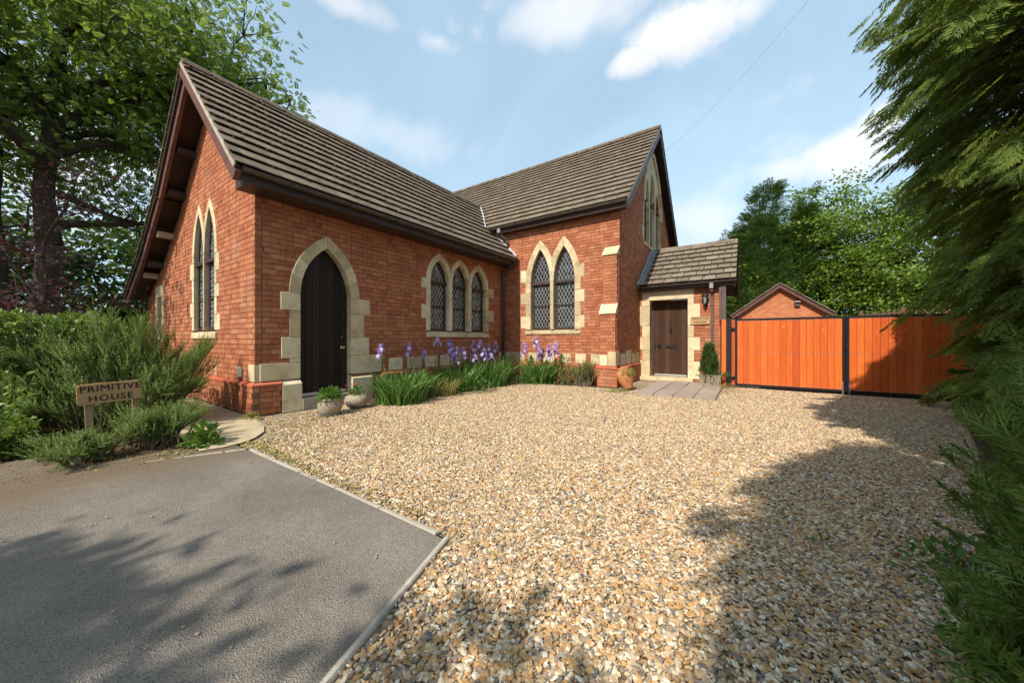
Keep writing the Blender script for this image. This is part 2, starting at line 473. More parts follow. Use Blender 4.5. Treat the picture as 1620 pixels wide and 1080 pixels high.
class MB:
    def __init__(self):
        self.v = []
        self.f = []

    def add(self, vs, fs):
        b = len(self.v)
        self.v += [tuple(map(float, p)) for p in vs]
        self.f += [tuple(i + b for i in f) for f in fs]
        return self

    def box(self, a, b):
        x0, y0, z0 = a
        x1, y1, z1 = b
        return self.add([(x0, y0, z0), (x1, y0, z0), (x1, y1, z0), (x0, y1, z0), (x0, y0, z1), (x1, y0, z1), (x1, y1, z1), (x0, y1, z1)],
                        [(0, 3, 2, 1), (4, 5, 6, 7), (0, 1, 5, 4), (1, 2, 6, 5), (2, 3, 7, 6), (3, 0, 4, 7)])

    def hexa(self, p):
        """8 points: bottom 4 ccw, top 4 ccw"""
        return self.add(p, [(0, 3, 2, 1), (4, 5, 6, 7), (0, 1, 5, 4), (1, 2, 6, 5), (2, 3, 7, 6), (3, 0, 4, 7)])

    def prism(self, poly, fr, d0, d1):
        n = len(poly)
        vs = [fr(u, v, d1) for u, v in poly] + [fr(u, v, d0) for u, v in poly]
        fs = [tuple(range(n)), tuple(range(2 * n - 1, n - 1, -1))]
        for i in range(n):
            j = (i + 1) % n
            fs.append((i, i + n, j + n, j))
        return self.add(vs, fs)

    def tube(self, pts, rads, n=8, cap=True):
        pts = [Vector(p) for p in pts]
        b = len(self.v)
        prev = None
        for i, p in enumerate(pts):
            t = (pts[min(i + 1, len(pts) - 1)] - pts[max(i - 1, 0)]).normalized()
            if prev is None:
                a = t.orthogonal().normalized()
            else:
                a = (prev - t * prev.dot(t)).normalized()
            prev = a
            c = t.cross(a)
            r = rads[i] if hasattr(rads, '__len__') else rads
            for k in range(n):
                an = 2 * math.pi * k / n
                self.v.append(tuple(p + a * (r * math.cos(an)) + c * (r * math.sin(an))))
        for i in range(len(pts) - 1):
            for k in range(n):
                k2 = (k + 1) % n
                self.f.append((b + i * n + k, b + i * n + k2, b + (i + 1) * n + k2, b + (i + 1) * n + k))
        if cap:
            self.f.append(tuple(b + k for k in range(n - 1, -1, -1)))
            e = b + (len(pts) - 1) * n
            self.f.append(tuple(e + k for k in range(n)))
        return self

    def lathe(self, c, prof, n=24, squash=(1, 1), tilt=None):
        b = len(self.v)
        M = tilt or Matrix.Identity(3)
        for r, z in prof:
            for k in range(n):
                an = 2 * math.pi * k / n
                p = M @ Vector((r * math.cos(an) * squash[0], r * math.sin(an) * squash[1], z))
                self.v.append((c[0] + p.x, c[1] + p.y, c[2] + p.z))
        for i in range(len(prof) - 1):
            for k in range(n):
                k2 = (k + 1) % n
                self.f.append((b + i * n + k, b + i * n + k2, b + (i + 1) * n + k2, b + (i + 1) * n + k))
        self.f.append(tuple(b + k for k in range(n - 1, -1, -1)))
        e = b + (len(prof) - 1) * n
        self.f.append(tuple(e + k for k in range(n)))
        return self

    def mesh(self, name, smooth=False):
        me = bpy.data.meshes.new(name)
        me.from_pydata(self.v, [], self.f)
        if smooth:
            me.polygons.foreach_set('use_smooth', [True] * len(me.polygons))
        me.update()
        return me

    def obj(self, name, mat, parent=None, kind=None, label=None, smooth=False):
        return link(name, self.mesh(name, smooth), mat, parent, kind, label)


def np_mesh(name, V, F, smooth=False):
    me = bpy.data.meshes.new(name)
    V = np.asarray(V, np.float32)
    F = np.asarray(F, np.int32)
    k = F.shape[1]
    me.vertices.add(len(V))
    me.vertices.foreach_set('co', V.ravel())
    me.loops.add(F.size)
    me.loops.foreach_set('vertex_index', F.ravel())
    me.polygons.add(len(F))
    me.polygons.foreach_set('loop_start', np.arange(0, F.size, k, dtype=np.int32))
    me.polygons.foreach_set('loop_total', np.full(len(F), k, np.int32))
    if smooth:
        me.polygons.foreach_set('use_smooth', np.ones(len(F), bool))
    me.update(calc_edges=True)
    return me


def unit(a):
    return a / np.maximum(np.linalg.norm(a, axis=-1, keepdims=True), 1e-9)


def frames(d, up):
    """rotation matrices whose local Y runs along d and local Z near up"""
    y = unit(d)
    x = unit(np.cross(y, up))
    z = np.cross(x, y)
    return np.stack([x, y, z], axis=-1)


def scatter(tv, tf, P, Rm, S):
    """instances of a template baked into arrays"""
    tv = np.asarray(tv, float)
    tf = np.asarray(tf, int)
    S = np.asarray(S, float)
    if S.ndim == 1:
        S = S[:, None]
    loc = tv[None] * S[:, None, :]
    V = np.einsum('nij,nkj->nki', Rm, loc) + P[:, None, :]
    F = tf[None] + (np.arange(len(P)) * len(tv))[:, None, None]
    return V.reshape(-1, 3), F.reshape(-1, tf.shape[1])


def merge(parts):
    Vs, Fs, b = [], [], 0
    for V, F in parts:
        Vs.append(V)
        Fs.append(F + b)
        b += len(V)
    return np.concatenate(Vs), np.concatenate(Fs)


# leaf templates: length along +Y, flat in XY, all triangles
LEAF_V = np.array([(0, 0, 0), (-.27, .38, .06), (0, .45, -.03), (.27, .38, .06), (0, 1, -.06)])
LEAF_F = np.array([(0, 2, 1), (0, 3, 2), (1, 2, 4), (2, 3, 4)])


def compound_template(n=4, lw=0.13, ll=0.36):
    parts = []
    for i in range(n):
        y = 0.18 + 0.72 * i / n
        for s in (-1, 1):
            d = np.array([s * 0.85, 0.52, -0.18])
            Rm = frames(d[None], np.array([[0.1 * s, 0.1, 1]]))[0]
            v = LEAF2_V * np.array([lw / 0.27, ll, 0.3])
            parts.append(((v @ Rm.T) + np.array([0, y, -0.05 * y]), LEAF2_F))
    parts.append((LEAF2_V * np.array([lw / 0.27, ll, .3]) + np.array([0, .82, -.05]), LEAF2_F))
    return merge(parts)


def lobed_template():
    """sycamore / maple like leaf of five points"""
    pts = [(0, 0, 0), (-.18, .08, .02), (-.5, .18, -.05), (-.28, .36, .02), (-.52, .66, -.08), (-.18, .58, .02), (0, 1, -.1), (.18, .58, .02),
           (.52, .66, -.08), (.28, .36, .02), (.5, .18, -.05), (.18, .08, .02)]
    c = [(0, .36, .05)]
    n = len(pts)
    return np.array(pts + c), np.array([(i, (i + 1) % n, n) for i in range(n)])


def spray_template(n=9, seed=1, subs=2):
    """flat fan of scale foliage as on cypress trees"""
    r = random.Random(seed)
    V, F = [], []

    def blade(p, d, L, wd, z):
        d = np.array(d) / np.linalg.norm(d)
        s = np.array([-d[1], d[0], 0])
        b = len(V)
        V.extend([p, p + d * L * .4 + s * wd + np.array([0, 0, z]), p + d * L + np.array([0, 0, -abs(z) * 2 - .06 * L]), p + d * L * .4 - s * wd + np.array([0, 0, z])])
        F.extend([(b, b + 2, b + 1), (b, b + 3, b + 2)])

    blade(np.array([0, 0, 0.]), (0, 1, 0), 1.0, .03, .0)
    for i in range(n):
        t = 0.08 + 0.84 * i / n
        for s in (-1, 1):
            L = (0.52 * (1 - t) ** 0.7 + .10) * r.uniform(.8, 1.15)
            a = R_(r.uniform(34, 52))
            d = np.array([s * math.sin(a), math.cos(a), 0])
            p = np.array([0, t, -0.06 * t * t])
            blade(p, d, L, .026, r.uniform(-.02, .02))
            for k in range(subs):
                q = p + d * L * (0.35 + 0.5 * k / subs)
                for s2 in (-1, 1):
                    a2 = a * s + s2 * R_(38)
                    blade(q, (math.sin(a2), math.cos(a2), 0), L * r.uniform(.32, .48), .022, r.uniform(-.03, .02))
    return np.array(V), np.array(F)


LEAF2_V = np.array([(0, 0, 0), (-.27, .45, .05), (0, 1, -.06), (.27, .45, .05)])
LEAF2_F = np.array([(0, 2, 1), (0, 3, 2)])
COMP = compound_template()
LOBE = lobed_template()
SPRAY = spray_template(6)
SPRAY_LO = spray_template(5, 3, 1)
SPRAY_MID = spray_template(6, 5, 1)


def rand_dirs(n, zbias=0.0):
    d = rng.normal(size=(n, 3))
    d[:, 2] += zbias
    return unit(d)


# ------------------------------------------------------------------ setting: ground, drive, gravel
def sheet(name, poly, z, mat, kind='structure', parent=None):
    me = bpy.data.meshes.new(name)
    me.from_pydata([(x, y, z) for x, y in poly], [], [tuple(range(len(poly)))])
    o = link(name, me, mat, parent)
    o['kind'] = kind
    return o


sheet('ground', [(-400, -400), (400, -400), (400, 400), (-400, 400)], -0.05, 'ground_soil')
sheet('gravel_drive', [(-6.6, 1.58), (-1.58, 1.58), (-.82, -.72), (-.7, -6), (5, -6), (5, 22), (-0.4, 22), (-0.4, 11.2), (-6.6, 11.2)], -0.014, 'gravel_bed')


def wavy_sheet(name, x0, x1, y0, y1, z, mat, nx=60, ny=60, amp=0.006, edge=None):
    xs = np.linspace(x0, x1, nx)
    ys = np.linspace(y0, y1, ny)
    X, Y = np.meshgrid(xs, ys)
    if edge:
        X = x0 + (X - x0) / (x1 - x0) * (np.array([edge(y) for y in ys])[:, None] - x0)
    Z = z + amp * (np.sin(X * 2.1 + Y) + np.sin(Y * 3.3 - X * 1.2)) * 0.5
    V = np.stack([X, Y, Z], -1).reshape(-1, 3)
    i = np.arange(nx * ny).reshape(ny, nx)
    F = np.stack([i[:-1, :-1], i[:-1, 1:], i[1:, 1:], i[1:, :-1]], -1).reshape(-1, 4)
    o = link(name, np_mesh(name, V, F, True), mat)
    o['kind'] = 'structure'
    return o


drive = wavy_sheet('asphalt_drive', -5.35, -1.56, -9, 1.545, 0.004, 'asphalt', edge=lambda y: -1.572 + (1.545 - y) * .335 if y > -1 else -.75)
wavy_sheet('dirt_track', -30, -5.1, -9, 0.42, -0.02, 'dirt_drive', 80, 40, 0.02)
sheet('path', [(-5.02, 1.22), (-4.97, 1.42), (-5.0, 1.60), (-5.12, 1.78), (-5.36, 1.96), (-5.7, 2.09), (-6.1, 2.17), (-6.45, 2.22), (-14, 2.22), (-14, 1.30), (-6.6, 1.28)], 0.012, 'path_concrete')
sheet('planting_bed', [(-5.05, 0.26), (-5.0, 1.24), (-6.6, 1.32), (-14, 1.4), (-14, -0.4), (-8.2, -0.5), (-6.2, 0.2)], -0.004, 'soil')
sheet('flower_bed', [(-6.55, 4.05), (-6.0, 4.0), (-5.55, 4.6), (-5.5, 6.6), (-5.4, 8.1), (-4.2, 8.55), (-3.3, 8.62), (-3.25, 9.2), (-6.55, 9.2)], 0.006, 'soil')
sheet('hedge_bed', [(0.55, 1.2), (0.95, 2.6), (1.5, 4.2), (2.2, 6.4), (3.3, 10.3), (9, 10.3), (9, -2), (0.6, -2)], 0.004, 'soil')


# kerb edging round the asphalt: each concrete length is a piece
kerb = bpy.data.objects.new('kerb_edging', None)
COL.objects.link(kerb)
kerb['kind'] = 'structure'


def edging(x0, y0, x1, y1, n, wd=0.05, top=0.03):
    L = math.hypot(x1 - x0, y1 - y0)
    ux, uy = (x1 - x0) / L, (y1 - y0) / L
    for i in range(n):
        a = L * i / n + 0.006
        b = L * (i + 1) / n - 0.006
        m = MB()
        z = top + rnd.uniform(-.006, .004)
        z2 = top + rnd.uniform(-.006, .004)
        j = rnd.uniform(-.008, .008)
        c = [(a, -wd / 2 + j), (b, -wd / 2 + j), (b, wd / 2 + j), (a, wd / 2 + j)]
        P = [(x0 + ux * s - uy * t, y0 + uy * s + ux * t) for s, t in c]
        k = 0.006
        Q = [(x0 + ux * s - uy * t, y0 + uy * s + ux * t) for s, t in ((a + k, -wd / 2 + k + j), (b - k, -wd / 2 + k + j), (b - k, wd / 2 - k + j), (a + k, wd / 2 - k + j))]
        m.v += [(x, y, -0.06) for x, y in P] + [(x, y, z - k) for x, y in P] + [(x, y, (z, z2, z2, z)[q]) for q, (x, y) in enumerate(Q)]
        for s in range(4):
            s2 = (s + 1) % 4
            m.f += [(s, s2, s2 + 4, s + 4), (s + 4, s2 + 4, s2 + 8, s + 8)]
        m.f.append((8, 9, 10, 11))
        m.obj('kerb_stone', 'kerb_stone', kerb)


edging(-4.66, 1.57, -1.64, 1.57, 5, .036, .014)
edging(-1.578, 1.575, -1.26, 0.60, 1, .034, .012)
edging(-1.255, 0.585, -.87, -0.55, 1, .034, .012)
edging(-4.98, 0.98, -4.70, 1.55, 1, 0.03, 0.012)
edging(-5.22, 0.20, -5.0, 0.95, 1, 0.03, 0.012)


def gravel():
    """the loose pebbles, laid over the bed by geometry nodes"""
    # grid over the drive with a density per vertex
    xs = np.arange(-6.3, 3.6, 0.1)
    ys = np.arange(-0.5, 10.9, 0.1)
    X, Y = np.meshgrid(xs, ys)
    nx, ny = len(xs), len(ys)
    V = np.stack([X, Y, np.full_like(X, -0.006)], -1).reshape(-1, 3)
    V[:, 2] += 0.002 * (np.sin(V[:, 0] * 3.1 + V[:, 1] * 1.3) + np.sin(V[:, 1] * 4.3 - V[:, 0] * 2.2))
    i = np.arange(nx * ny).reshape(ny, nx)
    F = np.stack([i[:-1, :-1], i[:-1, 1:], i[1:, 1:], i[1:, :-1]], -1).reshape(-1, 4)
    c = V[F].mean(1)
    x, y = c[:, 0], c[:, 1]
    d = x * FW[0] + y * FW[1]
    l = x * RT[0] + y * RT[1]
    ok = (d > 0.7) & (np.abs(l) < d * 1.56)
    ok &= ~((x < -1.50 - 0.0 * y) & (y < 1.62))
    ok &= ~((x < -1.60 + (1.545 - y) * .335 + .07) & (y < 1.6))
    bedx = np.interp(y, [4.0, 4.6, 6.6, 8.1, 9.2], [-6.05, -5.6, -5.55, -5.45, -5.45])
    ok &= ~((y > 4.0) & (x < bedx))
    ok &= ~((y > np.interp(x, [-5.5, -4.2, -3.3, -2.8], [8.1, 8.55, 8.65, 8.6])) & (x < -2.75))
    ok &= ~((x > -2.17) & (x < -0.53) & (y > 8.08))
    ok &= ~((x < -0.5) & (y > 9.0))
    ok &= ~(x > np.interp(y, [0, 1.2, 2.6, 4.2, 6.4, 10.3], [0.5, 0.6, 0.95, 1.5, 2.2, 3.3]))
    ok &= ~((x < -5.0) & (y < 2.05))
    ok &= ~((y < 2.9) & (x < -6.0))
    F = F[ok]
    me = np_mesh('gravel', V, F)
    dist = np.maximum(0.8, V[:, 0] * FW[0] + V[:, 1] * FW[1])
    n = np.clip(6400 - 480 * dist, 2300, 5800)
    # thin and mossy next to the house and along the kerb
    nearA = np.exp(-((V[:, 0] + 5.7) ** 2) / 0.5 - ((V[:, 1] - 2.2) ** 2) / 0.9)
    n = n * (1 - 0.75 * nearA)
    nk = np.exp(-((V[:, 1] - 1.62) ** 2) / 0.012) * (V[:, 0] < -1.5) + np.exp(-((V[:, 0] + 1.58 - (1.545 - V[:, 1]) * .335 - .06) ** 2) / 0.01) * (V[:, 1] < 1.62)
    n = n * (1 - 0.6 * np.clip(nk, 0, 1))
    at = me.attributes.new('density', 'FLOAT', 'POINT')
    at.data.foreach_set('value', n.astype(np.float32))
    o = link('gravel', me, 'pebble')
    o['kind'] = 'stuff'
    ng = bpy.data.node_groups.new('gravel_layout', 'GeometryNodeTree')
    ng.interface.new_socket('Geometry', in_out='INPUT', socket_type='NodeSocketGeometry')
    ng.interface.new_socket('Geometry', in_out='OUTPUT', socket_type='NodeSocketGeometry')
    N, L = ng.nodes, ng.links
    gi, go = N.new('NodeGroupInput'), N.new('NodeGroupOutput')
    dp = N.new('GeometryNodeDistributePointsOnFaces')
    na = N.new('GeometryNodeInputNamedAttribute')
    na.data_type = 'FLOAT'
    na.inputs['Name'].default_value = 'density'
    L.new(gi.outputs[0], dp.inputs['Mesh'])
    L.new(na.outputs['Attribute'], dp.inputs['Density'])
    join = N.new('GeometryNodeJoinGeometry')
    sel = N.new('FunctionNodeRandomValue')
    sel.data_type = 'INT'
    sel.inputs[4].default_value = 0
    sel.inputs[5].default_value = 2
    sel.inputs['Seed'].default_value = 5
    for kv, sub in enumerate((1, 1, 2)):
        ico = N.new('GeometryNodeMeshIcoSphere')
        ico.inputs['Subdivisions'].default_value = sub
        ico.inputs['Radius'].default_value = 1.0
        sp = N.new('GeometryNodeSetPosition')
        nz = N.new('ShaderNodeTexNoise')
        nz.noise_dimensions = '4D'
        nz.inputs['W'].default_value = 3.7 * kv
        nz.inputs['Scale'].default_value = 0.75
        nz.inputs['Detail'].default_value = 2
        sub_ = N.new('ShaderNodeVectorMath')
        sub_.operation = 'SUBTRACT'
        sub_.inputs[1].default_value = (.5, .5, .5)
        L.new(nz.outputs['Color'], sub_.inputs[0])
        scl = N.new('ShaderNodeVectorMath')
        scl.operation = 'SCALE'
        scl.inputs['Scale'].default_value = 1.7
        L.new(sub_.outputs[0], scl.inputs[0])
        L.new(ico.outputs[0], sp.inputs[0])
        L.new(scl.outputs[0], sp.inputs['Offset'])
        sm = N.new('GeometryNodeSetMaterial')
        sm.inputs['Material'].default_value = MATS['pebble']
        L.new(sp.outputs[0], sm.inputs[0])
        ip = N.new('GeometryNodeInstanceOnPoints')
        cmp_ = N.new('FunctionNodeCompare')
        cmp_.data_type = 'INT'
        cmp_.operation = 'EQUAL'
        L.new(sel.outputs[2], cmp_.inputs[2])
        cmp_.inputs[3].default_value = kv
        rr = N.new('FunctionNodeRandomValue')
        rr.data_type = 'FLOAT_VECTOR'
        rr.inputs[0].default_value = (-0.55, -0.55, 0)
        rr.inputs[1].default_value = (0.55, 0.55, 6.283)
        rr.inputs['Seed'].default_value = 11 + kv
        rs = N.new('FunctionNodeRandomValue')
        rs.data_type = 'FLOAT_VECTOR'
        rs.inputs[0].default_value = ((0.004, 0.003, 0.002), (0.007, 0.006, 0.003), (0.011, 0.008, 0.004))[kv]
        rs.inputs[1].default_value = ((0.010, 0.007, 0.005), (0.015, 0.011, 0.006), (0.021, 0.015, 0.008))[kv]
        rs.inputs['Seed'].default_value = 23 + kv
        L.new(dp.outputs['Points'], ip.inputs['Points'])
        L.new(cmp_.outputs[0], ip.inputs['Selection'])
        L.new(sm.outputs[0], ip.inputs['Instance'])
        L.new(rr.outputs[0], ip.inputs['Rotation'])
        L.new(rs.outputs[0], ip.inputs['Scale'])
        L.new(ip.outputs[0], join.inputs[0])
    L.new(join.outputs[0], go.inputs[0])
    md = o.modifiers.new('gravel_layout', 'NODES')
    md.node_group = ng


gravel()

# a few pebbles kicked onto the asphalt
m = MB()
for k in range(60):
    if k < 14:
        x, y = -3.4 + rnd.gauss(0, .12), 0.72 + rnd.gauss(0, .1)
    else:
        x, y = rnd.uniform(-5.0, -1.7), rnd.uniform(-0.3, 1.45)
    r = rnd.uniform(.004, .011)
    m.lathe((x, y, 0.006), [(r * .6, 0), (r, r * .35), (r * .5, r * .7)], 6, (1, rnd.uniform(.6, 1)))
m.obj('scattered_pebbles', 'pot_stone', None, 'stuff')

# ------------------------------------------------------------------ the house
XA, YC, YB, XD, YP = -6.58, 2.28, 9.17, -2.81, 11.15
house = thing('chapel_house', 'red brick converted chapel with two steep brown tiled gables and pointed stone windows', 'house', (-6.58, 9.17, 0))


def FA(u, v, d=0.0):
    return (XA + d, u, v)


def FC(u, v, d=0.0):
    return (u, YC - d, v)


def FB(u, v, d=0.0):
    return (u, YB - d, v)


def FD(u, v, d=0.0):
    return (XD + d, u, v)


def FP(u, v, d=0.0):
    return (u, YP - d, v)


def shifted(F, s):
    return lambda u, v, d=0.0: F(u, v, d + s)


def arch_half(a, h, n, w=0.0):
    """right half of a pointed arch from springing to apex, offset outward by w: list of (u, v) about the centre at spring height"""
    Rr = (a * a + h * h) / (2 * a)
    c = Rr - a
    Ro = Rr + w
    t1 = math.acos(max(-1, min(1, c / Ro)))
    return [(-c + Ro * math.cos(t1 * i / n), Ro * math.sin(t1 * i / n)) for i in range(n + 1)]


def light_outline(uc, a, sp, h, sill, n=8, inset=0.0):
    """closed ccw outline of a lancet"""
    rt_ = arch_half(a, h, n, -inset)
    pts = [(uc - (a - inset), sill + inset), (uc + (a - inset), sill + inset)]
    pts += [(uc + x, sp + y) for x, y in rt_]
    pts += [(uc - x, sp + y) for x, y in reversed(rt_[:-1])]
    return pts


def clip_convex(poly, clip):
    out = list(poly)
    n = len(clip)
    for i in range(n):
        ax, ay = clip[i]
        bx, by = clip[(i + 1) % n]
        if abs(ax - bx) + abs(ay - by) < 1e-9:
            continue
        inp, out = out, []
        for k in range(len(inp)):
            p, q = inp[k], inp[(k + 1) % len(inp)]
            sp_ = (bx - ax) * (p[1] - ay) - (by - ay) * (p[0] - ax)
            sq = (bx - ax) * (q[1] - ay) - (by - ay) * (q[0] - ax)
            if sp_ >= 0:
                out.append(p)
            if (sp_ >= 0) != (sq >= 0):
                t = sp_ / (sp_ - sq)
                out.append((p[0] + t * (q[0] - p[0]), p[1] + t * (q[1] - p[1])))
        if len(out) < 3:
            return []
    return out


def clip_seg(p, q, clip):
    t0, t1 = 0.0, 1.0
    n = len(clip)
    for i in range(n):
        ax, ay = clip[i]
        bx, by = clip[(i + 1) % n]
        if abs(ax - bx) + abs(ay - by) < 1e-9:
            continue
        sp_ = (bx - ax) * (p[1] - ay) - (by - ay) * (p[0] - ax)
        sq = (bx - ax) * (q[1] - ay) - (by - ay) * (q[0] - ax)
        if sp_ < 0 and sq < 0:
            return None
        if sp_ < 0:
            t0 = max(t0, sp_ / (sp_ - sq))
        elif sq < 0:
            t1 = min(t1, sp_ / (sp_ - sq))
    if t0 >= t1:
        return None
    L = lambda t: (p[0] + t * (q[0] - p[0]), p[1] + t * (q[1] - p[1]))
    return L(t0), L(t1)


def area2(poly):
    return 0.5 * sum(poly[i][0] * poly[(i + 1) % len(poly)][1] - poly[(i + 1) % len(poly)][0] * poly[i][1] for i in range(len(poly)))


def shot_area(p3):
    q = [proj(p) for p in p3]
    if any(x is None for x in q):
        return 0.0
    if not (-40 < q[0][0] < 1660 and -40 < q[0][1] < 1120):
        return 0.0
    return abs(area2(q))


def stone(poly, F, d0=-0.17, d1=0.012, mat='stone', parent=None, name='stone_block', label=None):
    if area2(poly) < 0:
        poly = poly[::-1]
    m = MB()
    # tiny chamfer ring on the front edge
    cx = sum(p[0] for p in poly) / len(poly)
    cy = sum(p[1] for p in poly) / len(poly)
    k = 0.007
    inn = []
    for (x, y) in poly:
        L = math.hypot(x - cx, y - cy) or 1
        inn.append((x - (x - cx) / L * k, y - (y - cy) / L * k))
    n = len(poly)
    vs = [F(u, v, d1) for u, v in inn] + [F(u, v, d1 - k) for u, v in poly] + [F(u, v, d0) for u, v in poly]
    fs = [tuple(range(n)), tuple(range(3 * n - 1, 2 * n - 1, -1))]
    for i in range(n):
        j = (i + 1) % n
        fs += [(i, i + n, j + n, j), (i + n, i + 2 * n, j + 2 * n, j + n)]
    m.add(vs, fs)
    return m.obj(name, mat, parent or house, None, label)


def rect(u0, v0, u1, v1, g=0.0028):
    return [(u0 + g, v0 + g), (u1 - g, v0 + g), (u1 - g, v1 - g), (u0 + g, v1 - g)]


panes = []       # (shot area, window object, polygon points 3d)
brick_cells = []  # (shot area, wall object, frame, u0,u1,v0,v1,d)


def lancet_window(F, lights, sill, sillbot, w, trans, quoins_l, quoins_r, label, depth=0.13, curtain=None, came=(0.105, 0.175), out=None):
    """stone surround, and one leaded frame per light. lights: (uc, half width, spring, rise)"""
    ul = lights[0][0] - lights[0][1]
    ur = lights[-1][0] + lights[-1][1]
    n = 6
    for i, (uc, a, sp, h) in enumerate(lights):
        inn = arch_half(a, h, n)
        ou = arch_half(a, h, n, w)
        lim_r = (lights[i + 1][0] - lights[i + 1][1] + uc + a) / 2 if i + 1 < len(lights) else 1e9
        lim_l = (lights[i - 1][0] + lights[i - 1][1] + uc - a) / 2 if i > 0 else -1e9
        for s in (1, -1):
            for k in range(0, n, 2):
                ps = [(uc + s * inn[q][0], sp + inn[q][1]) for q in (k, k + 1, k + 2)]
                qs = [(min(max(uc + s * ou[q][0], lim_l + .001), lim_r - .001), sp + ou[q][1]) for q in (k, k + 1, k + 2)]
                if k == n - 2:
                    qs[-1] = (uc + s * 0.001, qs[-1][1])
                    ps[-1] = (uc + s * 0.001, ps[-1][1])
                poly = ps + qs[::-1]
                stone(poly, F)
        # mullion to the right
        if i + 1 < len(lights):
            um0, um1 = uc + a, lights[i + 1][0] - lights[i + 1][1]
            stone(rect(um0, sill, um1, min(sp, lights[i + 1][2])), F, name='mullion')
    # jambs with alternating quoins
    def jamb(u_in, s, qs, sp):
        zs = sorted(set([sill, sp] + [z for q in qs for z in q[:2]]))
        zs = [z for z in zs if sill - 1e-6 <= z <= sp + 0.6]
        for z0, z1 in zip(zs[:-1], zs[1:]):
            uo = u_in + s * w
            for q in qs:
                if q[0] - 1e-6 <= z0 and z1 <= q[1] + 1e-6:
                    uo = q[2]
            if z0 >= sp - 1e-6:
                uo_in = u_in + s * w * 0.85
                a_, b_ = sorted((uo_in, uo))
            else:
                a_, b_ = sorted((u_in, uo))
            stone(rect(a_, z0, b_, z1), F, d1=0.012 if z0 < sp - 1e-6 else 0.010)
    jamb(ul, -1, quoins_l, lights[0][2])
    jamb(ur, 1, quoins_r, lights[-1][2])
    # sill in two or three stones, sloping top
    ns = max(2, len(lights))
    for i in range(ns):
        a0 = ul - w + (ur - ul + 2 * w) * i / ns
        a1 = ul - w + (ur - ul + 2 * w) * (i + 1) / ns
        m = MB()
        v = [F(a0 + .0015, sillbot, .03), F(a1 - .0015, sillbot, .03), F(a1 - .0015, sillbot, -.16), F(a0 + .0015, sillbot, -.16),
             F(a0 + .0015, sill - .045, .03), F(a1 - .0015, sill - .045, .03), F(a1 - .0015, sill - .002, -.16), F(a0 + .0015, sill - .002, -.16)]
        m.hexa(v)
        m.obj('sill_stone', 'stone', house)
    # frames, bars, leading and panes
    for (uc, a, sp, h) in lights:
        o1 = light_outline(uc, a - .002, sp, h, sill)
        o2 = light_outline(uc, a - .002, sp, h, sill, inset=0.062)
        m = MB()
        n1 = len(o1)
        vs = [F(u, v, -depth + .03) for u, v in o1] + [F(u, v, -depth + .03) for u, v in o2] + [F(u, v, -depth - .04) for u, v in o1] + [F(u, v, -depth - .04) for u, v in o2]
        fs = []
        for i in range(n1):
            j = (i + 1) % n1
            fs += [(i, j, j + n1, i + n1), (i + n1, j + n1, j + 3 * n1, i + 3 * n1), (i + 2 * n1, i + 3 * n1, j + 3 * n1, j + 2 * n1), (i, i + 2 * n1, j + 2 * n1, j)]
        m.add(vs, fs)
        for bi, zb in enumerate(trans):
            hb = 0.035 if bi == 0 else 0.022
            pr = 0.075 if bi == 0 else 0.02
            m.prism(rect(uc - a + .01, zb - hb, uc + a - .01, zb + hb), F, -depth - .03, -depth + .03 + pr - .02)
        wo = m.obj('window', 'dark_wood', house, None, label)
        cuts = [sill + .05] + [z for t in sorted(trans) for z in (t - .022, t + .022)] + [9]
        lead = MB()
        cw, ch = came
        us, vs_ = uc - a - cw, sill
        for lo, hi in zip(cuts[0::2], cuts[1::2]):
            clip = clip_convex(o2, [(uc - 3, lo), (uc + 3, lo), (uc + 3, hi), (uc - 3, hi)])
            if len(clip) < 3:
                continue
            nr = int((hi - lo if hi < 8 else 1.6) / ch) + 2
            for r in range(-1, nr * 2 + 2):
                for c in range(-1, 12):
                    pu = uc - 4 * cw + c * cw + (cw / 2 if r % 2 else 0)
                    pv = lo + r * ch / 2
                    dia = [(pu, pv - ch / 2), (pu + cw / 2, pv), (pu, pv + ch / 2), (pu - cw / 2, pv)]
                    pg = clip_convex(dia, clip)
                    if len(pg) < 3 or area2(pg) < 2e-4:
                        continue
                    mx_ = sum(p[0] for p in pg) / len(pg)
                    my_ = sum(p[1] for p in pg) / len(pg)
                    tx, ty = rnd.gauss(0, .05), rnd.gauss(0, .05)
                    p3 = [F(u, v, -depth + (u - mx_) * tx + (v - my_) * ty) for u, v in pg]
                    panes.append((shot_area(p3), wo, p3))
            # came lines
            Hh = 2.2
            k = -30
            sl_ = ch / cw
            for k in range(-30, 31):
                b0 = lo + k * ch + ch / 2
                for s in (1, -1):
                    x0_ = uc - 4 * cw
                    p = (uc - 0.6, b0 + s * sl_ * ((uc - .6) - x0_))
                    q = (uc + 0.6, b0 + s * sl_ * ((uc + .6) - x0_))
                    sg = clip_seg(p, q, clip)
                    if not sg:
                        continue
                    (xa, ya), (xb, yb) = sg
                    L = math.hypot(xb - xa, yb - ya)
                    if L < .02:
                        continue
                    nx_, ny_ = -(yb - ya) / L * .0036, (xb - xa) / L * .0036
                    lead.prism([(xa - nx_, ya - ny_), (xb - nx_, yb - ny_), (xb + nx_, yb + ny_), (xa + nx_, ya + ny_)], F, -depth - .004, -depth + .007 + .002 * s)
        lo_ = lead.obj('leading', 'lead_came', wo)
        lo_['kind'] = 'stuff'


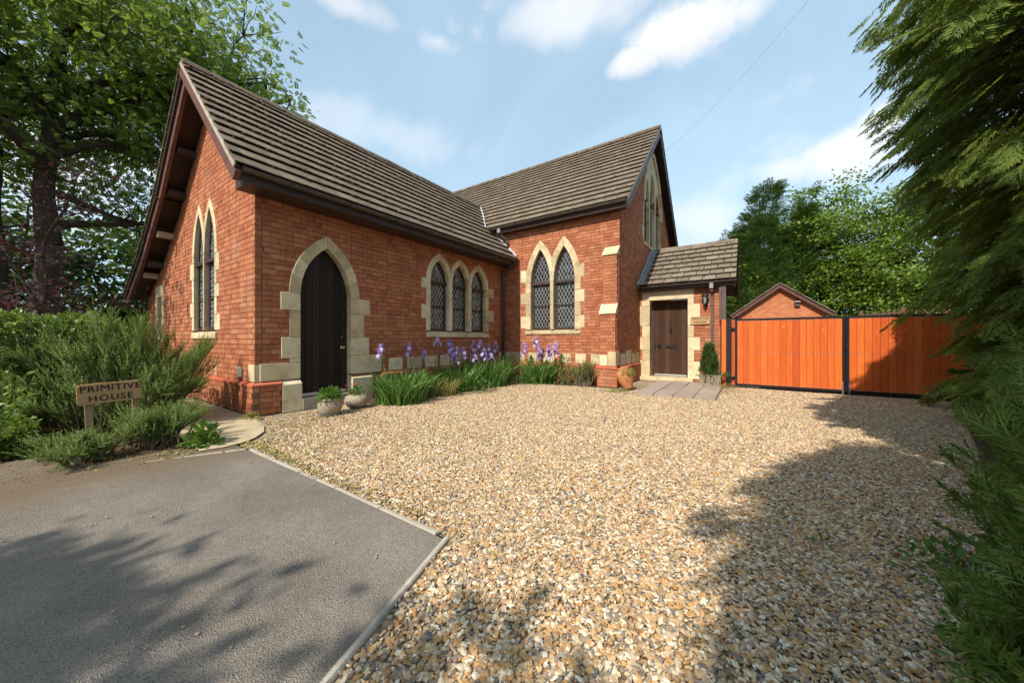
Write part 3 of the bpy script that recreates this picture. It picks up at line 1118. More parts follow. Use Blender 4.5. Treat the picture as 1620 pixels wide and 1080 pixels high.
WIN_A = [(6.335, .315, 2.74, .55), (7.105, .315, 2.74, .54), (7.890, .320, 2.74, .53)]
WIN_B = [(-5.215, .335, 2.98, .98), (-4.43, .335, 2.98, .98)]
WIN_C = [(-9.43, .30, 2.98, .86), (-8.76, .30, 2.98, .86)]
WIN_D = [(12.10, .34, 5.75, .95), (12.93, .34, 6.15, .95), (13.76, .34, 5.75, .95)]
DOOR_A = (3.44, .47, 2.06, .90)


def occupied(lights, sillbot, w, v):
    """u intervals covered by openings and most of their surround at height v"""
    res = []
    if v < sillbot + .02:
        return res
    sp = max(l[2] for l in lights)
    if v < min(l[2] for l in lights):
        return [(lights[0][0] - lights[0][1] - w * .7, lights[-1][0] + lights[-1][1] + w * .7)]
    for (uc, a, s, h) in lights:
        if v < s:
            res.append((uc - a - w * .7, uc + a + w * .7))
            continue
        Rr = (a * a + h * h) / (2 * a)
        c = Rr - a
        Ro = Rr + w * .7
        y = v - s
        if y < Ro:
            x = math.sqrt(Ro * Ro - y * y) - c
            if x > 0:
                res.append((uc - x, uc + x))
    return res


def subtract(iv, holes):
    cur = [iv]
    for a, b in holes:
        nxt = []
        for x0, x1 in cur:
            if b <= x0 or a >= x1:
                nxt.append((x0, x1))
                continue
            if a > x0:
                nxt.append((x0, a))
            if b < x1:
                nxt.append((b, x1))
        cur = nxt
    return [c for c in cur if c[1] - c[0] > .03]


CH = 0.0885


def lay_bricks(wall, F, u0, u1, z0, z1, bound=None, holes=lambda v: [], bond='flemish', dep=0.09, proud=0.0, seed=0):
    r = random.Random(seed)
    nc = int(round((z1 - z0) / CH))
    ch = (z1 - z0) / nc if bound is None else CH
    if bound is not None:
        nc = int((z1 - z0) / CH)
    L, Hd = 0.238, 0.119
    for i in range(nc):
        v0 = z0 + i * ch
        v1 = v0 + ch
        a, b = u0, u1
        if bound:
            a2, b2 = bound(v1)
            a, b = max(a, a2), min(b, b2)
            if b - a < .05:
                continue
        if bond == 'flemish':
            seq = [L, Hd]
            u = u0 - (0 if i % 2 == 0 else (L + Hd) / 2)
        elif bond == 'garden':
            seq = [L, L, L, Hd]
            u = u0 - (0 if i % 2 == 0 else L * .5) - (i * .37 % 1) * L * (i % 3 == 0)
        else:
            seq = [L]
            u = u0 - (0 if i % 2 == 0 else L / 2)
        hs = holes((v0 + v1) / 2)
        k = 0 if bond != 'flemish' else (i % 2)
        while u < b:
            wd = seq[k % len(seq)]
            k += 1
            lo, hi = max(u, a), min(u + wd, b)
            u += wd
            if hi - lo < .035:
                continue
            for x0, x1 in subtract((lo, hi), hs):
                g = 0.0052
                dd = proud + r.gauss(0, .0012)
                q = (x0 + g, x1 - g, v0 + g + r.gauss(0, .0006), v1 - g + r.gauss(0, .0006), dd)
                p3 = [F(q[0], q[2], dd), F(q[1], q[2], dd), F(q[1], q[3], dd), F(q[0], q[3], dd)]
                brick_cells.append((shot_area(p3), wall, F, q, dep))


def backing(name, outer, holes, F, d=-0.011, parent=None, mat='mortar'):
    polys = [outer] + holes
    tri = tessellate_polygon([[Vector((x, y, 0)) for x, y in p] for p in polys])
    pts = [p for pl in polys for p in pl]
    m = MB()
    fs = []
    for t in tri:
        a = [pts[i] for i in t]
        fs.append(tuple(t) if area2(a) > 0 else tuple(reversed(t)))
    m.add([F(u, v, d) for u, v in pts], fs)
    return m.obj(name, mat, parent or house)


# roof profiles --------------------------------------------------------------
LR_RIDGE, LR_EAVE = (-8.66, 6.36), (-6.00, 3.72)            # (x, z) right slope of the left wing
LR_LEFT = [(-8.66, 6.36), (-10.75, 4.42), (-12.40, 3.32), (-14.30, 2.40)]
MR_RIDGE, MR_EAVE, MR_BACK = (12.90, 8.64), (8.87, 4.80), (16.93, 4.80)   # (y, z)
PR_RIDGE, PR_EAVE, PR_BACK = (12.80, 4.28), (10.88, 2.83), (14.72, 2.83)
VERGE_C, VERGE_D, VERGE_P = 1.83, -2.51, -0.26


def interp_roof(prof, x):
    xs = [p[0] for p in prof]
    zs = [p[1] for p in prof]
    if xs[0] > xs[-1]:
        xs, zs = xs[::-1], zs[::-1]
    return float(np.interp(x, xs, zs))


def gable_bound(prof_l, prof_r, drop, lo, hi):
    """u interval under the roof (minus drop) at height v"""
    def f(v):
        us = np.linspace(lo, hi, 400)
        zs = np.array([interp_roof(prof_l, u) if u < prof_l[0][0] else interp_roof(prof_r, u) for u in us]) - drop
        ok = us[zs >= v]
        return (float(ok[0]), float(ok[-1])) if len(ok) else (0, 0)
    return f


# walls -----------------------------------------------------------------------
wallA = backing('wall', [(YC, 0), (YB, 0), (YB, 3.70), (YC, 3.70)],
                [light_outline(l[0], l[1] + .03, l[2], l[3], 1.40)[::-1] for l in WIN_A] + [light_outline(DOOR_A[0], DOOR_A[1] + .03, DOOR_A[2], DOOR_A[3], 0.02)[::-1]], FA)
outC = [(-14.0, 0), (XA, 0), (XA, 4.10)] + [(-8.66, 6.16)] + [(-10.75, 4.22), (-12.4, 3.12), (-14.0, 2.35)]
WC2 = (-12.62, .20, 1.30, 2.33)   # small square-headed window: centre, half width, sill, head
wallC = backing('wall', outC, [light_outline(l[0], l[1] + .03, l[2], l[3], 1.38)[::-1] for l in WIN_C] +
                [[(WC2[0] - .23, 1.27), (WC2[0] - .23, 2.36), (WC2[0] + .23, 2.36), (WC2[0] + .23, 1.27)]], FC)
wallB = backing('wall', [(XA, 0), (XD, 0), (XD, 4.85), (-8.2, 4.85), (-8.2, 3.0), (XA, 3.0)],
                [light_outline(l[0], l[1] + .03, l[2], l[3], 1.48)[::-1] for l in WIN_B], FB)
wallD = backing('wall', [(YB, 0), (16.63, 0), (16.63, 4.75), (12.90, 8.44), (YB, 4.85)],
                [light_outline(l[0], l[1] + .03, l[2], l[3], 4.42)[::-1] for l in WIN_D], FD)
wallP = backing('wall', [(XD, 0), (-0.64, 0), (-0.64, 2.85), (XD, 2.85)], [[(-2.53, .02), (-2.53, 2.45), (-1.42, 2.45), (-1.42, .02)]], FP)
# the sides that close the building
m = MB()
m.box((-14.0, YC + .012, 0), (-13.9, 13.5, 2.45))
m.box((-13.9, 16.5, 0), (XD - .02, 16.6, 4.9))
m.box((-14.0, 9.2, 0), (-13.9, 16.6, 6.5))
m.obj('rear_wall', 'brick', house)
m = MB()
m.box((-0.76, YP + .01, 0), (-0.645, 14.4, 2.8))
m.add([(-0.645, YP + .01, 2.8), (-0.645, 14.4, 2.8), (-0.645, 12.8, 4.1)], [(0, 1, 2)])
m.obj('porch_side_wall', 'brick', house)
# darkness inside
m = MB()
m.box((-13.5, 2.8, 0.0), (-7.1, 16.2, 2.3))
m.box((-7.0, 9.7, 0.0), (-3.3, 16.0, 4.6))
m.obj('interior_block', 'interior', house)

lay_bricks(wallA, FA, YC + .10, YB - .005, .54, 3.66, None,
           lambda v: occupied(WIN_A, 1.30, .15, v) + (occupied([DOOR_A], 0, .17, v)), 'garden', seed=1)
lay_bricks(wallC, FC, -14.0, XA, .54, 6.2, gable_bound([(x, z) for x, z in LR_LEFT], [LR_RIDGE, LR_EAVE], .17, -14.0, XA + .0),
           lambda v: occupied(WIN_C, 1.25, .13, v) + ([(WC2[0] - .3, WC2[0] + .3)] if 1.2 < v < 2.45 else []), 'flemish', seed=2)
lay_bricks(wallB, FB, XA, XD, .54, 4.80, None, lambda v: occupied(WIN_B, 1.40, .18, v), 'garden', seed=3)
lay_bricks(wallB, FB, -8.0, XA, 3.5, 4.80, None, lambda v: [], 'garden', seed=31)
lay_bricks(wallD, FD, YB + .10, 16.6, .54, 8.4, gable_bound([MR_RIDGE, MR_EAVE], [MR_RIDGE, MR_BACK], .17, YB + .10, 16.6),
           lambda v: ([(11.62, 14.24)] if 4.35 < v < 5.6 else [(12.93 - max(0, (7.75 - v)) * .62, 12.93 + max(0, (7.75 - v)) * .62)] if 5.6 <= v < 7.6 else []), 'garden', seed=4)
lay_bricks(wallP, FP, XD + .005, -0.64, .02, 2.80, None, lambda v: [(-2.62, -1.38)] if v < 2.6 else [], 'garden', seed=5)
# projecting plinth courses
PA, PC, PB, PD = shifted(FA, .05), shifted(FC, .05), shifted(FB, .05), shifted(FD, .05)
plA = backing('plinth', [(YC - .05, 0), (2.66, 0), (2.66, .47), (YC - .05, .47)], [], PA)
plA2 = backing('plinth', [(4.36, 0), (YB, 0), (YB, .47), (4.36, .47)], [], PA)
plC = backing('plinth', [(-14.0, 0), (XA + .05, 0), (XA + .05, .47), (-14.0, .47)], [], PC)
plB = backing('plinth', [(XA, 0), (XD + .05, 0), (XD + .05, .47), (XA, .47)], [], PB)
plD = backing('plinth', [(YB - .05, 0), (YP, 0), (YP, .47), (YB - .05, .47)], [], PD)
lay_bricks(plA, PA, YC - .05 + .10, 2.66, .02, .47, None, bond='flemish', seed=6)
lay_bricks(plA2, PA, 4.36, YB, .02, .47, None, bond='flemish', seed=7)
lay_bricks(plC, PC, -14.0, XA + .05, .02, .47, None, bond='flemish', seed=8)
lay_bricks(plB, PB, XA, XD + .05, .02, .47, None, bond='flemish', seed=9)
lay_bricks(plD, PD, YB - .05 + .10, YP - .01, .02, .47, None, bond='flemish', seed=10)


def moulding(F, u0, u1, n, miter0=0.0, miter1=0.0):
    for i in range(n):
        a = u0 + (u1 - u0) * i / n
        b = u0 + (u1 - u0) * (i + 1) / n
        a_, b_ = a + .002, b - .002
        e0 = miter0 if i == 0 else 0
        e1 = miter1 if i == n - 1 else 0
        m = MB()
        m.hexa([F(a_ - e0, .472, .062), F(b_ + e1, .472, .062), F(b_, .472, -.02), F(a_, .472, -.02),
                F(a_ - e0, .505, .062), F(b_ + e1, .505, .062), F(b_, .545, -.02), F(a_, .545, -.02)])
        m.obj('moulding_brick', 'plinth_brick', house)


moulding(FA, YC, 2.66, 2, .06, 0)
moulding(FA, 4.62, YB - .07, 16)
moulding(FC, -14.0, XA, 31, 0, .06)
moulding(FB, XA + .07, -3.24, 14)
moulding(FD, YB, YP - .02, 8, .06, 0)

# buttress at the corner of the right wing: two stages with stone weatherings
b1 = shifted(FB, .20)
b2 = shifted(FB, .35)
bt = bpy.data.objects.new('buttress', None)
for (F_, za, zb, uu0, uu1) in ((b1, .54, 3.46, -3.19, XD), (b2, .54, 1.90, -3.22, XD)):
    d_ = .20 if F_ is b1 else .35
    m = MB()
    m.box((uu0 + .008, YB - d_ + .008, za if d_ > .3 else 1.9), (uu1 - .008, YB - (0 if d_ < .3 else 0.0), zb))
    bo = m.obj('buttress', 'mortar', house)
    lay_bricks(bo, F_, uu0, uu1, za if d_ > .3 else 1.90, zb, None, bond='flemish', dep=.06, seed=int(d_ * 100))
    Fs = (lambda dd: (lambda u, v, d=0.0: (XD + d, v if False else u, v)))(0)
    lay_bricks(bo, lambda u, v, d=0.0: (XD + .004 + d, u, v), YB - d_ + .075, YB - .002, za if d_ > .3 else 1.9, zb, None, bond='flemish', dep=.05, seed=int(d_ * 100) + 1)
m = MB()
m.box((-3.27, YB - .40, 0), (XD + .05, YB - .056, .47))
bo = m.obj('buttress', 'mortar', house)
lay_bricks(bo, shifted(FB, .41), -3.28, XD + .06, .02, .47, None, bond='flemish', dep=.06, seed=77)
lay_bricks(bo, lambda u, v, d=0.0: (XD + .058 + d, u, v), YB - .41 + .07, YB - .06, .02, .47, None, bond='flemish', dep=.05, seed=78)
for i in range(2):
    a = -3.29 + i * .265
    m = MB()
    Fm = shifted(FB, .36)
    m.hexa([Fm(a, .472, .065), Fm(a + .262, .472, .065), Fm(a + .262, .472, -.3), Fm(a, .472, -.3), Fm(a, .505, .065), Fm(a + .262, .505, .065), Fm(a + .262, .545, -.02), Fm(a, .545, -.02)])
    m.obj('moulding_brick', 'plinth_brick', house)
for (d0, d1, z0, z1, z2, uu0) in ((.0, .23, 3.46, 3.50, 3.72, -3.21), (.19, .38, 1.90, 1.94, 2.18, -3.24)):
    m = MB()
    m.hexa([(uu0, YB - d1, z0), (XD + .012, YB - d1, z0), (XD + .012, YB - d0, z0), (uu0, YB - d0, z0),
            (uu0, YB - d1, z1), (XD + .012, YB - d1, z1), (XD + .012, YB - d0, z2), (uu0, YB - d0, z2)])
    m.obj('weathering_stone', 'stone', house)

# band of stone blocks above the plinth
for u0, u1 in ((4.80, 5.17), (5.30, 5.74), (5.83, 6.25), (6.36, 6.8), (6.95, 7.35), (7.5, 7.9), (8.1, 8.5), (8.90, 9.15)):
    stone(rect(u0, .548, u1, .83), FA)
for u0, u1 in ((-6.55, -5.78), (-5.64, -5.28), (-5.12, -4.74), (-4.55, -4.21), (-4.07, -3.75), (-3.61, -3.235)):
    stone(rect(u0, .548, u1, .835), FB)
stone(rect(-3.225, .548, -3.02, .835), b2)
stone(rect(-3.015, .548, XD + .012, .92), b2, d0=-.2)
for u0, u1, zt in ((8.84, 9.15, .92), (9.26, 9.67, .845), (9.76, 10.23, .93), (10.29, 10.70, .83), (10.77, 11.13, .85)):
    stone(rect(u0, .548, u1, zt), FD)
stone(rect(-6.82, .548, XA, .83), FC)
stone(rect(-8.45, .55, -8.32, .80), FC)
stone(rect(-7.28, .60, -7.13, .78), FC, d1=0.02, mat='white_paint', name='air_vent')

# windows
lancet_window(FA, WIN_A, 1.46, 1.30, .15, (2.70, 2.08), [(2.50, 2.77, 5.72), (1.76, 2.11, 5.72)], [(2.50, 2.79, 8.63), (1.76, 2.12, 8.63)],
              None)
lancet_window(FB, WIN_B, 1.53, 1.40, .19, (2.93, 2.25), [(3.0, 3.38, -5.92), (2.31, 2.66, -5.92), (1.57, 1.95, -5.92)],
              [(3.0, 3.38, -3.79), (2.30, 2.65, -3.79), (1.57, 1.92, -3.79)], None, came=(.112, .20))
lancet_window(FC, WIN_C, 1.42, 1.26, .125, (2.80, 2.06), [(2.5, 2.85, -9.98), (1.7, 2.0, -9.98)], [(2.55, 2.9, -8.20), (2.05, 2.3, -8.20), (1.42, 1.72, -8.16)],
              None, depth=.085, came=(.10, .19))
# gable window: stone tracery panel with three lancets under one pointed hood
lancet_window(FD, WIN_D, 4.48, 4.34, .145, (6.0, 5.2), [(4.6, 4.9, 11.52)], [(4.6, 4.9, 14.34)], None, came=(.12, .2))
pa = arch_half(1.38, 2.05, 10)
pi_ = arch_half(1.24, 1.92, 10)
for s in (1, -1):
    for k in range(0, 10, 2):
        poly = [(12.93 + s * pi_[q][0], 5.72 + pi_[q][1]) for q in (k, k + 1, k + 2)] + [(12.93 + s * pa[q][0], 5.72 + pa[q][1]) for q in (k + 2, k + 1, k)]
        stone(poly, FD, d1=.075, name='hood_stone')
# solid tracery behind the hood
outer = [(12.93 + x, 5.72 + y) for x, y in pi_] + [(12.93 - x, 5.72 + y) for x, y in reversed(pi_[:-1])]
holes = []
for (uc, a, sp, h) in WIN_D:
    rt_ = arch_half(a, h, 8, .1)
    holes.append([(uc - a - .1, max(5.735, sp)), ] + [])
tr = MB()
tracery = [[(11.70, 5.72)] + [(12.93 - x, 5.72 + y) for x, y in pi_[1:]] + [(12.93 + x, 5.72 + y) for x, y in reversed(pi_[:-1])]]
hl = []
for (uc, a, sp, h) in WIN_D:
    rt_ = arch_half(a, h, 8, .01)
    hl.append([(uc - a - .01, 5.74), (uc + a + .01, 5.74)] + [(uc + x, max(5.75, sp + y)) for x, y in rt_] + [(uc - x, max(5.75, sp + y)) for x, y in reversed(rt_[:-1])])
backing('tracery_panel', tracery[0], [h[::-1] for h in hl], FD, d=.006, mat='stone')
# small square-headed window on the left
uc, hw, z0, z1 = WC2
stone(rect(uc - .42, z1, uc + .42, z1 + .30), FC, name='lintel')
stone(rect(uc - .40, z0, uc - hw, z1), FC)
stone(rect(uc + hw, z0, uc + .40, z1), FC)
stone(rect(uc - .42, z0 - .14, uc + .42, z0), FC, d1=.03, name='sill_stone')
m = MB()
for (a, b, c, d) in ((uc - hw, z0, uc - hw + .05, z1), (uc + hw - .05, z0, uc + hw, z1), (uc - hw, z0, uc + hw, z0 + .05), (uc - hw, z1 - .05, uc + hw, z1), (uc - .012, z0, uc + .012, z1), (uc - hw, 1.8, uc + hw, 1.83)):
    m.prism(rect(a, b, c, d), FC, -.16, -.10)
wo = m.obj('window', 'dark_wood', house)
for a, b in ((uc - hw + .05, uc - .012), (uc + .012, uc + hw - .05)):
    for c, d in ((z0 + .05, 1.8), (1.83, z1 - .05)):
        p3 = [FC(u, v, -.14) for u, v in rect(a, c, b, d)]
        panes.append((shot_area(p3), wo, p3))

# arched door ------------------------------------------------------------------
uc, a, sp, h = DOOR_A
inn = arch_half(a, h, 8)
ou = arch_half(a, h, 8, .19)
for s in (1, -1):
    for k in range(0, 8, 2):
        ps = [(uc + s * inn[q][0], sp + inn[q][1]) for q in (k, k + 1, k + 2)]
        qs = [(uc + s * ou[q][0], sp + ou[q][1]) for q in (k, k + 1, k + 2)]
        if k == 6:
            ps[-1] = (uc + s * .001, ps[-1][1])
            qs[-1] = (uc + s * .001, qs[-1][1])
        stone(ps + qs[::-1], FA)
for z0, z1, ul, ur in ((1.75, 2.06, 2.65, 4.34), (1.28, 1.75, 2.79, 4.20), (.92, 1.28, 2.66, 4.32), (.55, .92, 2.345, 4.62)):
    zl = .84 if z0 < .6 else z1
    stone(rect(ul, z0, uc - a, zl), FA)
    if z0 < .6:
        stone(rect(2.79, .84, uc - a, .92), FA)
    stone(rect(uc + a, z0, ur, z1), FA)
m = MB()
m.hexa([PA(2.66, 0, .02), PA(2.965, 0, .02), PA(2.965, 0, -.2), PA(2.66, 0, -.2), PA(2.66, .47, .02), PA(2.965, .47, .02), PA(2.965, .53, -.05), PA(2.66, .53, -.05)])
m.obj('stone_block', 'stone', house)
m = MB()
m.hexa([PA(3.915, 0, .02), PA(4.36, 0, .02), PA(4.36, 0, -.24), PA(3.915, 0, -.24), PA(3.915, .47, .02), PA(4.36, .47, .02), PA(4.36, .55, -.24), PA(3.915, .55, -.24)])
m.obj('stone_block', 'stone', house)
m = MB()
m.box((XA - .22, uc - a + .003, 0), (XA + .10, uc + a - .003, .19))
m.obj('doorstep', 'kerb_stone', house)
m = MB()
m.prism(light_outline(uc, a - .003, sp, h, .195), FA, -.20, -.165)
door = m.obj('arched_door', 'door_wood', house, None, 'dark brown plank door in a pointed stone arch')
npk = 7
ol = light_outline(uc, a - .004, sp, h, .20)
for i in range(npk):
    u0 = uc - a + 2 * a * i / npk
    u1 = uc - a + 2 * a * (i + 1) / npk
    pg = clip_convex(ol, [(u0 + .0035, 0), (u1 - .0035, 0), (u1 - .0035, 4), (u0 + .0035, 4)])
    MB().prism(pg, FA, -.167, -.135 + rnd.uniform(-.002, .002)).obj('plank', 'door_wood', door)
m = MB()
m.lathe((XA - .125, 3.80, 1.08), [(.034, -.004), (.034, .004)], 16, tilt=Matrix.Rotation(R_(90), 3, 'Y'))
m.tube([(XA - .125, 3.80, 1.08), (XA - .07, 3.80, 1.08)], .012)
m.lathe((XA - .06, 3.80, 1.08), [(.012, -.025), (.028, -.01), (.030, .005), (.012, .02)], 14, tilt=Matrix.Rotation(R_(90), 3, 'Y'))
m.obj('door_knob', 'brass', door, smooth=True)
MB().lathe((XA - .128, 3.795, 1.29), [(.014, -.006), (.014, .006)], 12, tilt=Matrix.Rotation(R_(90), 3, 'Y')).obj('keyhole', 'brass', door)
MB().prism(rect(uc - a + .02, .20, uc + a - .02, .26), FA, -.13, -.115).obj('kick_strip', 'steel', door)

# porch door -------------------------------------------------------------------
stone(rect(-2.72, 2.42, -1.29, 2.69), FP, d0=-.33, name='lintel')
for (z0, z1, ul, ur) in ((2.26, 2.42, -2.74, -1.29), (1.65, 2.26, -2.79, -1.13), (1.30, 1.65, -2.72, -1.29), (.92, 1.30, -2.79, -1.13), (.60, .92, -2.72, -1.28), (.10, .60, -2.79, -1.13)):
    stone(rect(ul, z0, -2.49, z1), FP, d0=-.33)
    stone(rect(-1.45, z0, ur, z1), FP, d0=-.33)
m = MB()
m.box((-2.79, YP - .16, 0), (-1.30, YP + .35, .105))
m.obj('doorstep', 'stone', house)
pdoor = MB().prism(rect(-2.49, .11, -1.45, 2.42, .002), FP, -.36, -.31).obj('porch_door', 'porch_door_wood', house, None, 'brown boarded door with letter plate and knocker')
for i in range(6):
    u0 = -2.42 + .90 * i / 6
    MB().prism(rect(u0, .20, u0 + .15, 2.40, .0035), FP, -.312, -.288 + rnd.uniform(-.002, .002)).obj('plank', 'porch_door_wood', pdoor)
for a_, b_ in ((-2.488, -2.425), (-1.515, -1.452)):
    MB().prism(rect(a_, .12, b_, 2.415), FP, -.31, -.275).obj('door_frame', 'dark_wood', pdoor)
MB().prism(rect(-2.42, .115, -1.515, .19), FP, -.29, -.265).obj('weather_bar', 'steel', pdoor)
m = MB()
m.prism(rect(-2.09, .97, -1.78, 1.06), FP, -.288, -.272)
m.prism(rect(-2.06, .99, -1.81, 1.045), FP, -.272, -.262)
m.obj('letter_plate', 'black_metal', pdoor)
m = MB()
m.lathe((-1.945, YP + .28, 1.62), [(.03, -.006), (.03, .006)], 14, tilt=Matrix.Rotation(R_(90), 3, 'X'))
m.tube([(-1.945 + .028 * math.cos(t), YP + .262, 1.50 + .085 * math.sin(t)) for t in np.linspace(0, 2 * math.pi, 15)], .009, 6)
m.box((-1.965, YP + .262, 1.50), (-1.925, YP + .29, 1.66))
m.obj('knocker', 'black_metal', pdoor)
m = MB()
m.prism(rect(-2.41, .92, -2.37, 1.12), FP, -.288, -.278)
m.tube([(-2.28 + .05 * math.cos(t), YP + .255, 1.02 + .055 * math.sin(t)) for t in np.linspace(0, 2 * math.pi, 15)], .010, 6)
m.lathe((-2.28, YP + .275, 1.07), [(.03, -.01), (.03, .01)], 12, tilt=Matrix.Rotation(R_(90), 3, 'X'))
m.obj('ring_handle', 'black_metal', pdoor)
MB().lathe((-2.35, YP + .275, .92), [(.02, -.012), (.014, .012)], 12, tilt=Matrix.Rotation(R_(90), 3, 'X')).obj('key_plate', 'steel', pdoor)

# roofs ------------------------------------------------------------------------
tile_cells = []


def roof_slope(P, along, a_range, eave, ridge, rows, tw=0.30, mat='tile', lift=0.046, th=0.017, stagger=True, seed=0):
    """rows of tiles. P(s, t, n): s along the eave, t distance up the slope, n normal offset. a_range(t) -> (s0, s1)"""
    r = random.Random(seed)
    L = math.hypot(ridge[0] - eave[0], ridge[1] - eave[1])
    g = L / rows
    for i in range(rows):
        t0 = g * i
        t1 = g * (i + 1) + .06 if i < rows - 1 else L
        s0, s1 = a_range(t0 + g * .5)
        s = s0 - (tw / 2 if stagger and i % 2 else 0)
        while s < s1:
            a, b = max(s, s0), min(s + tw, s1)
            s += tw
            if b - a < .04:
                continue
            z = r.gauss(0, .0015)
            z2 = z + r.gauss(0, .0015)
            gp = 0.0022 if mat == 'tile' else 0.009
            tt = t0 + r.gauss(0, .0025)
            top0, top1 = lift + th + z, th * .55
            pts = [P(a + gp, tt, top0 - th), P(b - gp, tt, top0 - th + z2 - z), P(b - gp, t1, top1 - th), P(a + gp, t1, top1 - th),
                   P(a + gp, tt, top0), P(b - gp, tt, top0 + z2 - z), P(b - gp, t1, top1), P(a + gp, t1, top1)]
            tile_cells.append((shot_area([pts[4], pts[5], P(b - gp, t0 + g, top1), P(a + gp, t0 + g, top1)]), mat, pts))


def slope_frame(e, rdg, base):
    """e, rdg in (horizontal, z); base(h, s, z) -> xyz"""
    L = math.hypot(rdg[0] - e[0], rdg[1] - e[1])
    ch, cz = (rdg[0] - e[0]) / L, (rdg[1] - e[1]) / L
    nh, nz = -cz * (1 if ch > 0 else -1), abs(ch)
    return lambda s, t, n: base(e[0] + ch * t + nh * n, s, e[1] + cz * t + nz * n), L


P1, L1 = slope_frame(LR_EAVE, LR_RIDGE, lambda hx, s, z: (hx, s, z))
P2, L2 = slope_frame(MR_EAVE, MR_RIDGE, lambda hy, s, z: (s, hy, z))
P3, L3 = slope_frame(PR_EAVE, PR_RIDGE, lambda hy, s, z: (s, hy, z))
main_y = lambda z: MR_EAVE[0] + (z - MR_EAVE[1]) * (MR_RIDGE[0] - MR_EAVE[0]) / (MR_RIDGE[1] - MR_EAVE[1])
left_x = lambda z: LR_EAVE[0] + (z - LR_EAVE[1]) * (LR_RIDGE[0] - LR_EAVE[0]) / (LR_RIDGE[1] - LR_EAVE[1])


def rng1(t):
    z = LR_EAVE[1] + (LR_RIDGE[1] - LR_EAVE[1]) * t / L1
    return VERGE_C, (9.14 if z < 4.95 else main_y(z) + .02)


def rng2(t):
    z = MR_EAVE[1] + (MR_RIDGE[1] - MR_EAVE[1]) * t / L2
    return (left_x(z) + .04 if z < 6.34 else -13.2), VERGE_D


roof_slope(P1, 'y', rng1, LR_EAVE, LR_RIDGE, 12, .31, seed=1)
roof_slope(P2, 'x', rng2, MR_EAVE, MR_RIDGE, 17, .31, seed=2)
roof_slope(P3, 'x', lambda t: (XD + .10, VERGE_P), PR_EAVE, PR_RIDGE, 8, .33, mat='porch_tile', lift=.052, th=.024, seed=3)
# hidden slopes as tiled decks with steps
for (prof, base, s0, s1, nm) in (([(-14.30, 2.40), (-12.40, 3.32), (-10.75, 4.42), (-8.66, 6.36)], lambda hx, s, z: (hx, s, z), VERGE_C, 13.4, 'roof_slope'),
                                 ([MR_BACK, MR_RIDGE], lambda hy, s, z: (s, hy, z), -13.2, VERGE_D, 'roof_slope'),
                                 ([PR_BACK, PR_RIDGE], lambda hy, s, z: (s, hy, z), XD + .1, VERGE_P, 'roof_slope')):
    m = MB()
    for (e, rg) in zip(prof[:-1], prof[1:]):
        Pf, Lf = slope_frame(e, rg, base)
        nr = max(2, int(Lf / .33))
        for i in range(nr):
            t0, t1 = Lf * i / nr, Lf * (i + 1) / nr + (.04 if i < nr - 1 else 0)
            pts = [Pf(s0, t0, .03), Pf(s1, t0, .03), Pf(s1, t1, .0), Pf(s0, t1, .0), Pf(s0, t0, .06), Pf(s1, t0, .06), Pf(s1, t1, .02), Pf(s0, t1, .02)]
            m.hexa(pts)
    m.obj(nm, 'tile', house)
# decks (soffits) under the tiles
def deck(Pf, L, s0, s1, th=.07, mat='dark_wood', name='soffit_board', n0=-.012):
    m = MB()
    m.hexa([Pf(s0, .02, n0 - th), Pf(s1, .02, n0 - th), Pf(s1, L - .01, n0 - th), Pf(s0, L - .01, n0 - th), Pf(s0, .02, n0), Pf(s1, .02, n0), Pf(s1, L - .01, n0), Pf(s0, L - .01, n0)])
    return m.obj(name, mat, house)


deck(P1, L1, VERGE_C + .03, 9.16)
deck(P2, L2, -9.2 + 3.2, VERGE_D - .02)
m = MB()
m.hexa([P2(-13, L2 * .42, -.08), P2(-6.0, L2 * .42, -.08), P2(-6.0, L2 - .01, -.08), P2(-13, L2 - .01, -.08), P2(-13, L2 * .42, -.014), P2(-6.0, L2 * .42, -.014), P2(-6.0, L2 - .01, -.014), P2(-13, L2 - .01, -.014)])
m.obj('soffit_board', 'dark_wood', house)
deck(P3, L3, XD + .1, VERGE_P - .02)
for (e, rg) in zip([(-14.30, 2.40), (-12.40, 3.32), (-10.75, 4.42)], [(-12.40, 3.32), (-10.75, 4.42), (-8.66, 6.36)]):
    Pf, Lf = slope_frame(e, rg, lambda hx, s, z: (hx, s, z))
    deck(Pf, Lf, VERGE_C + .03, 13.2)
for (e, rg, s0, s1) in ((MR_BACK, MR_RIDGE, -13, VERGE_D - .02), (PR_BACK, PR_RIDGE, XD + .1, VERGE_P - .02)):
    Pf, Lf = slope_frame(e, rg, lambda hy, s, z: (s, hy, z))
    deck(Pf, Lf, s0, s1)

# ridge tiles
def ridge(p0, p1, n, rad=.105, mat='tile'):
    p0, p1 = Vector(p0), Vector(p1)
    ax = (p1 - p0).normalized()
    side = ax.cross(Vector((0, 0, 1))).normalized()
    for i in range(n):
        a = p0 + (p1 - p0) * (i / n + .0015)
        b = p0 + (p1 - p0) * ((i + 1) / n - .0015)
        z = rnd.gauss(0, .004)
        m = MB()
        vs = []
        prof = [(-1.15, -.85), (-.95, -.25), (-.5, .22), (0, .36), (.5, .22), (.95, -.25), (1.15, -.85)]
        for q in (a, b):
            for su, sv in prof:
                vs.append(q + side * (su * rad) + Vector((0, 0, sv * rad + z)))
        k = len(prof)
        fs = [(j, j + 1, j + 1 + k, j + k) for j in range(k - 1)] + [tuple(range(k - 1, -1, -1)), tuple(range(k, 2 * k)), (0, k, 2 * k - 1, k - 1)]
        m.add(vs, fs)
        m.obj('ridge_tile', mat, house)


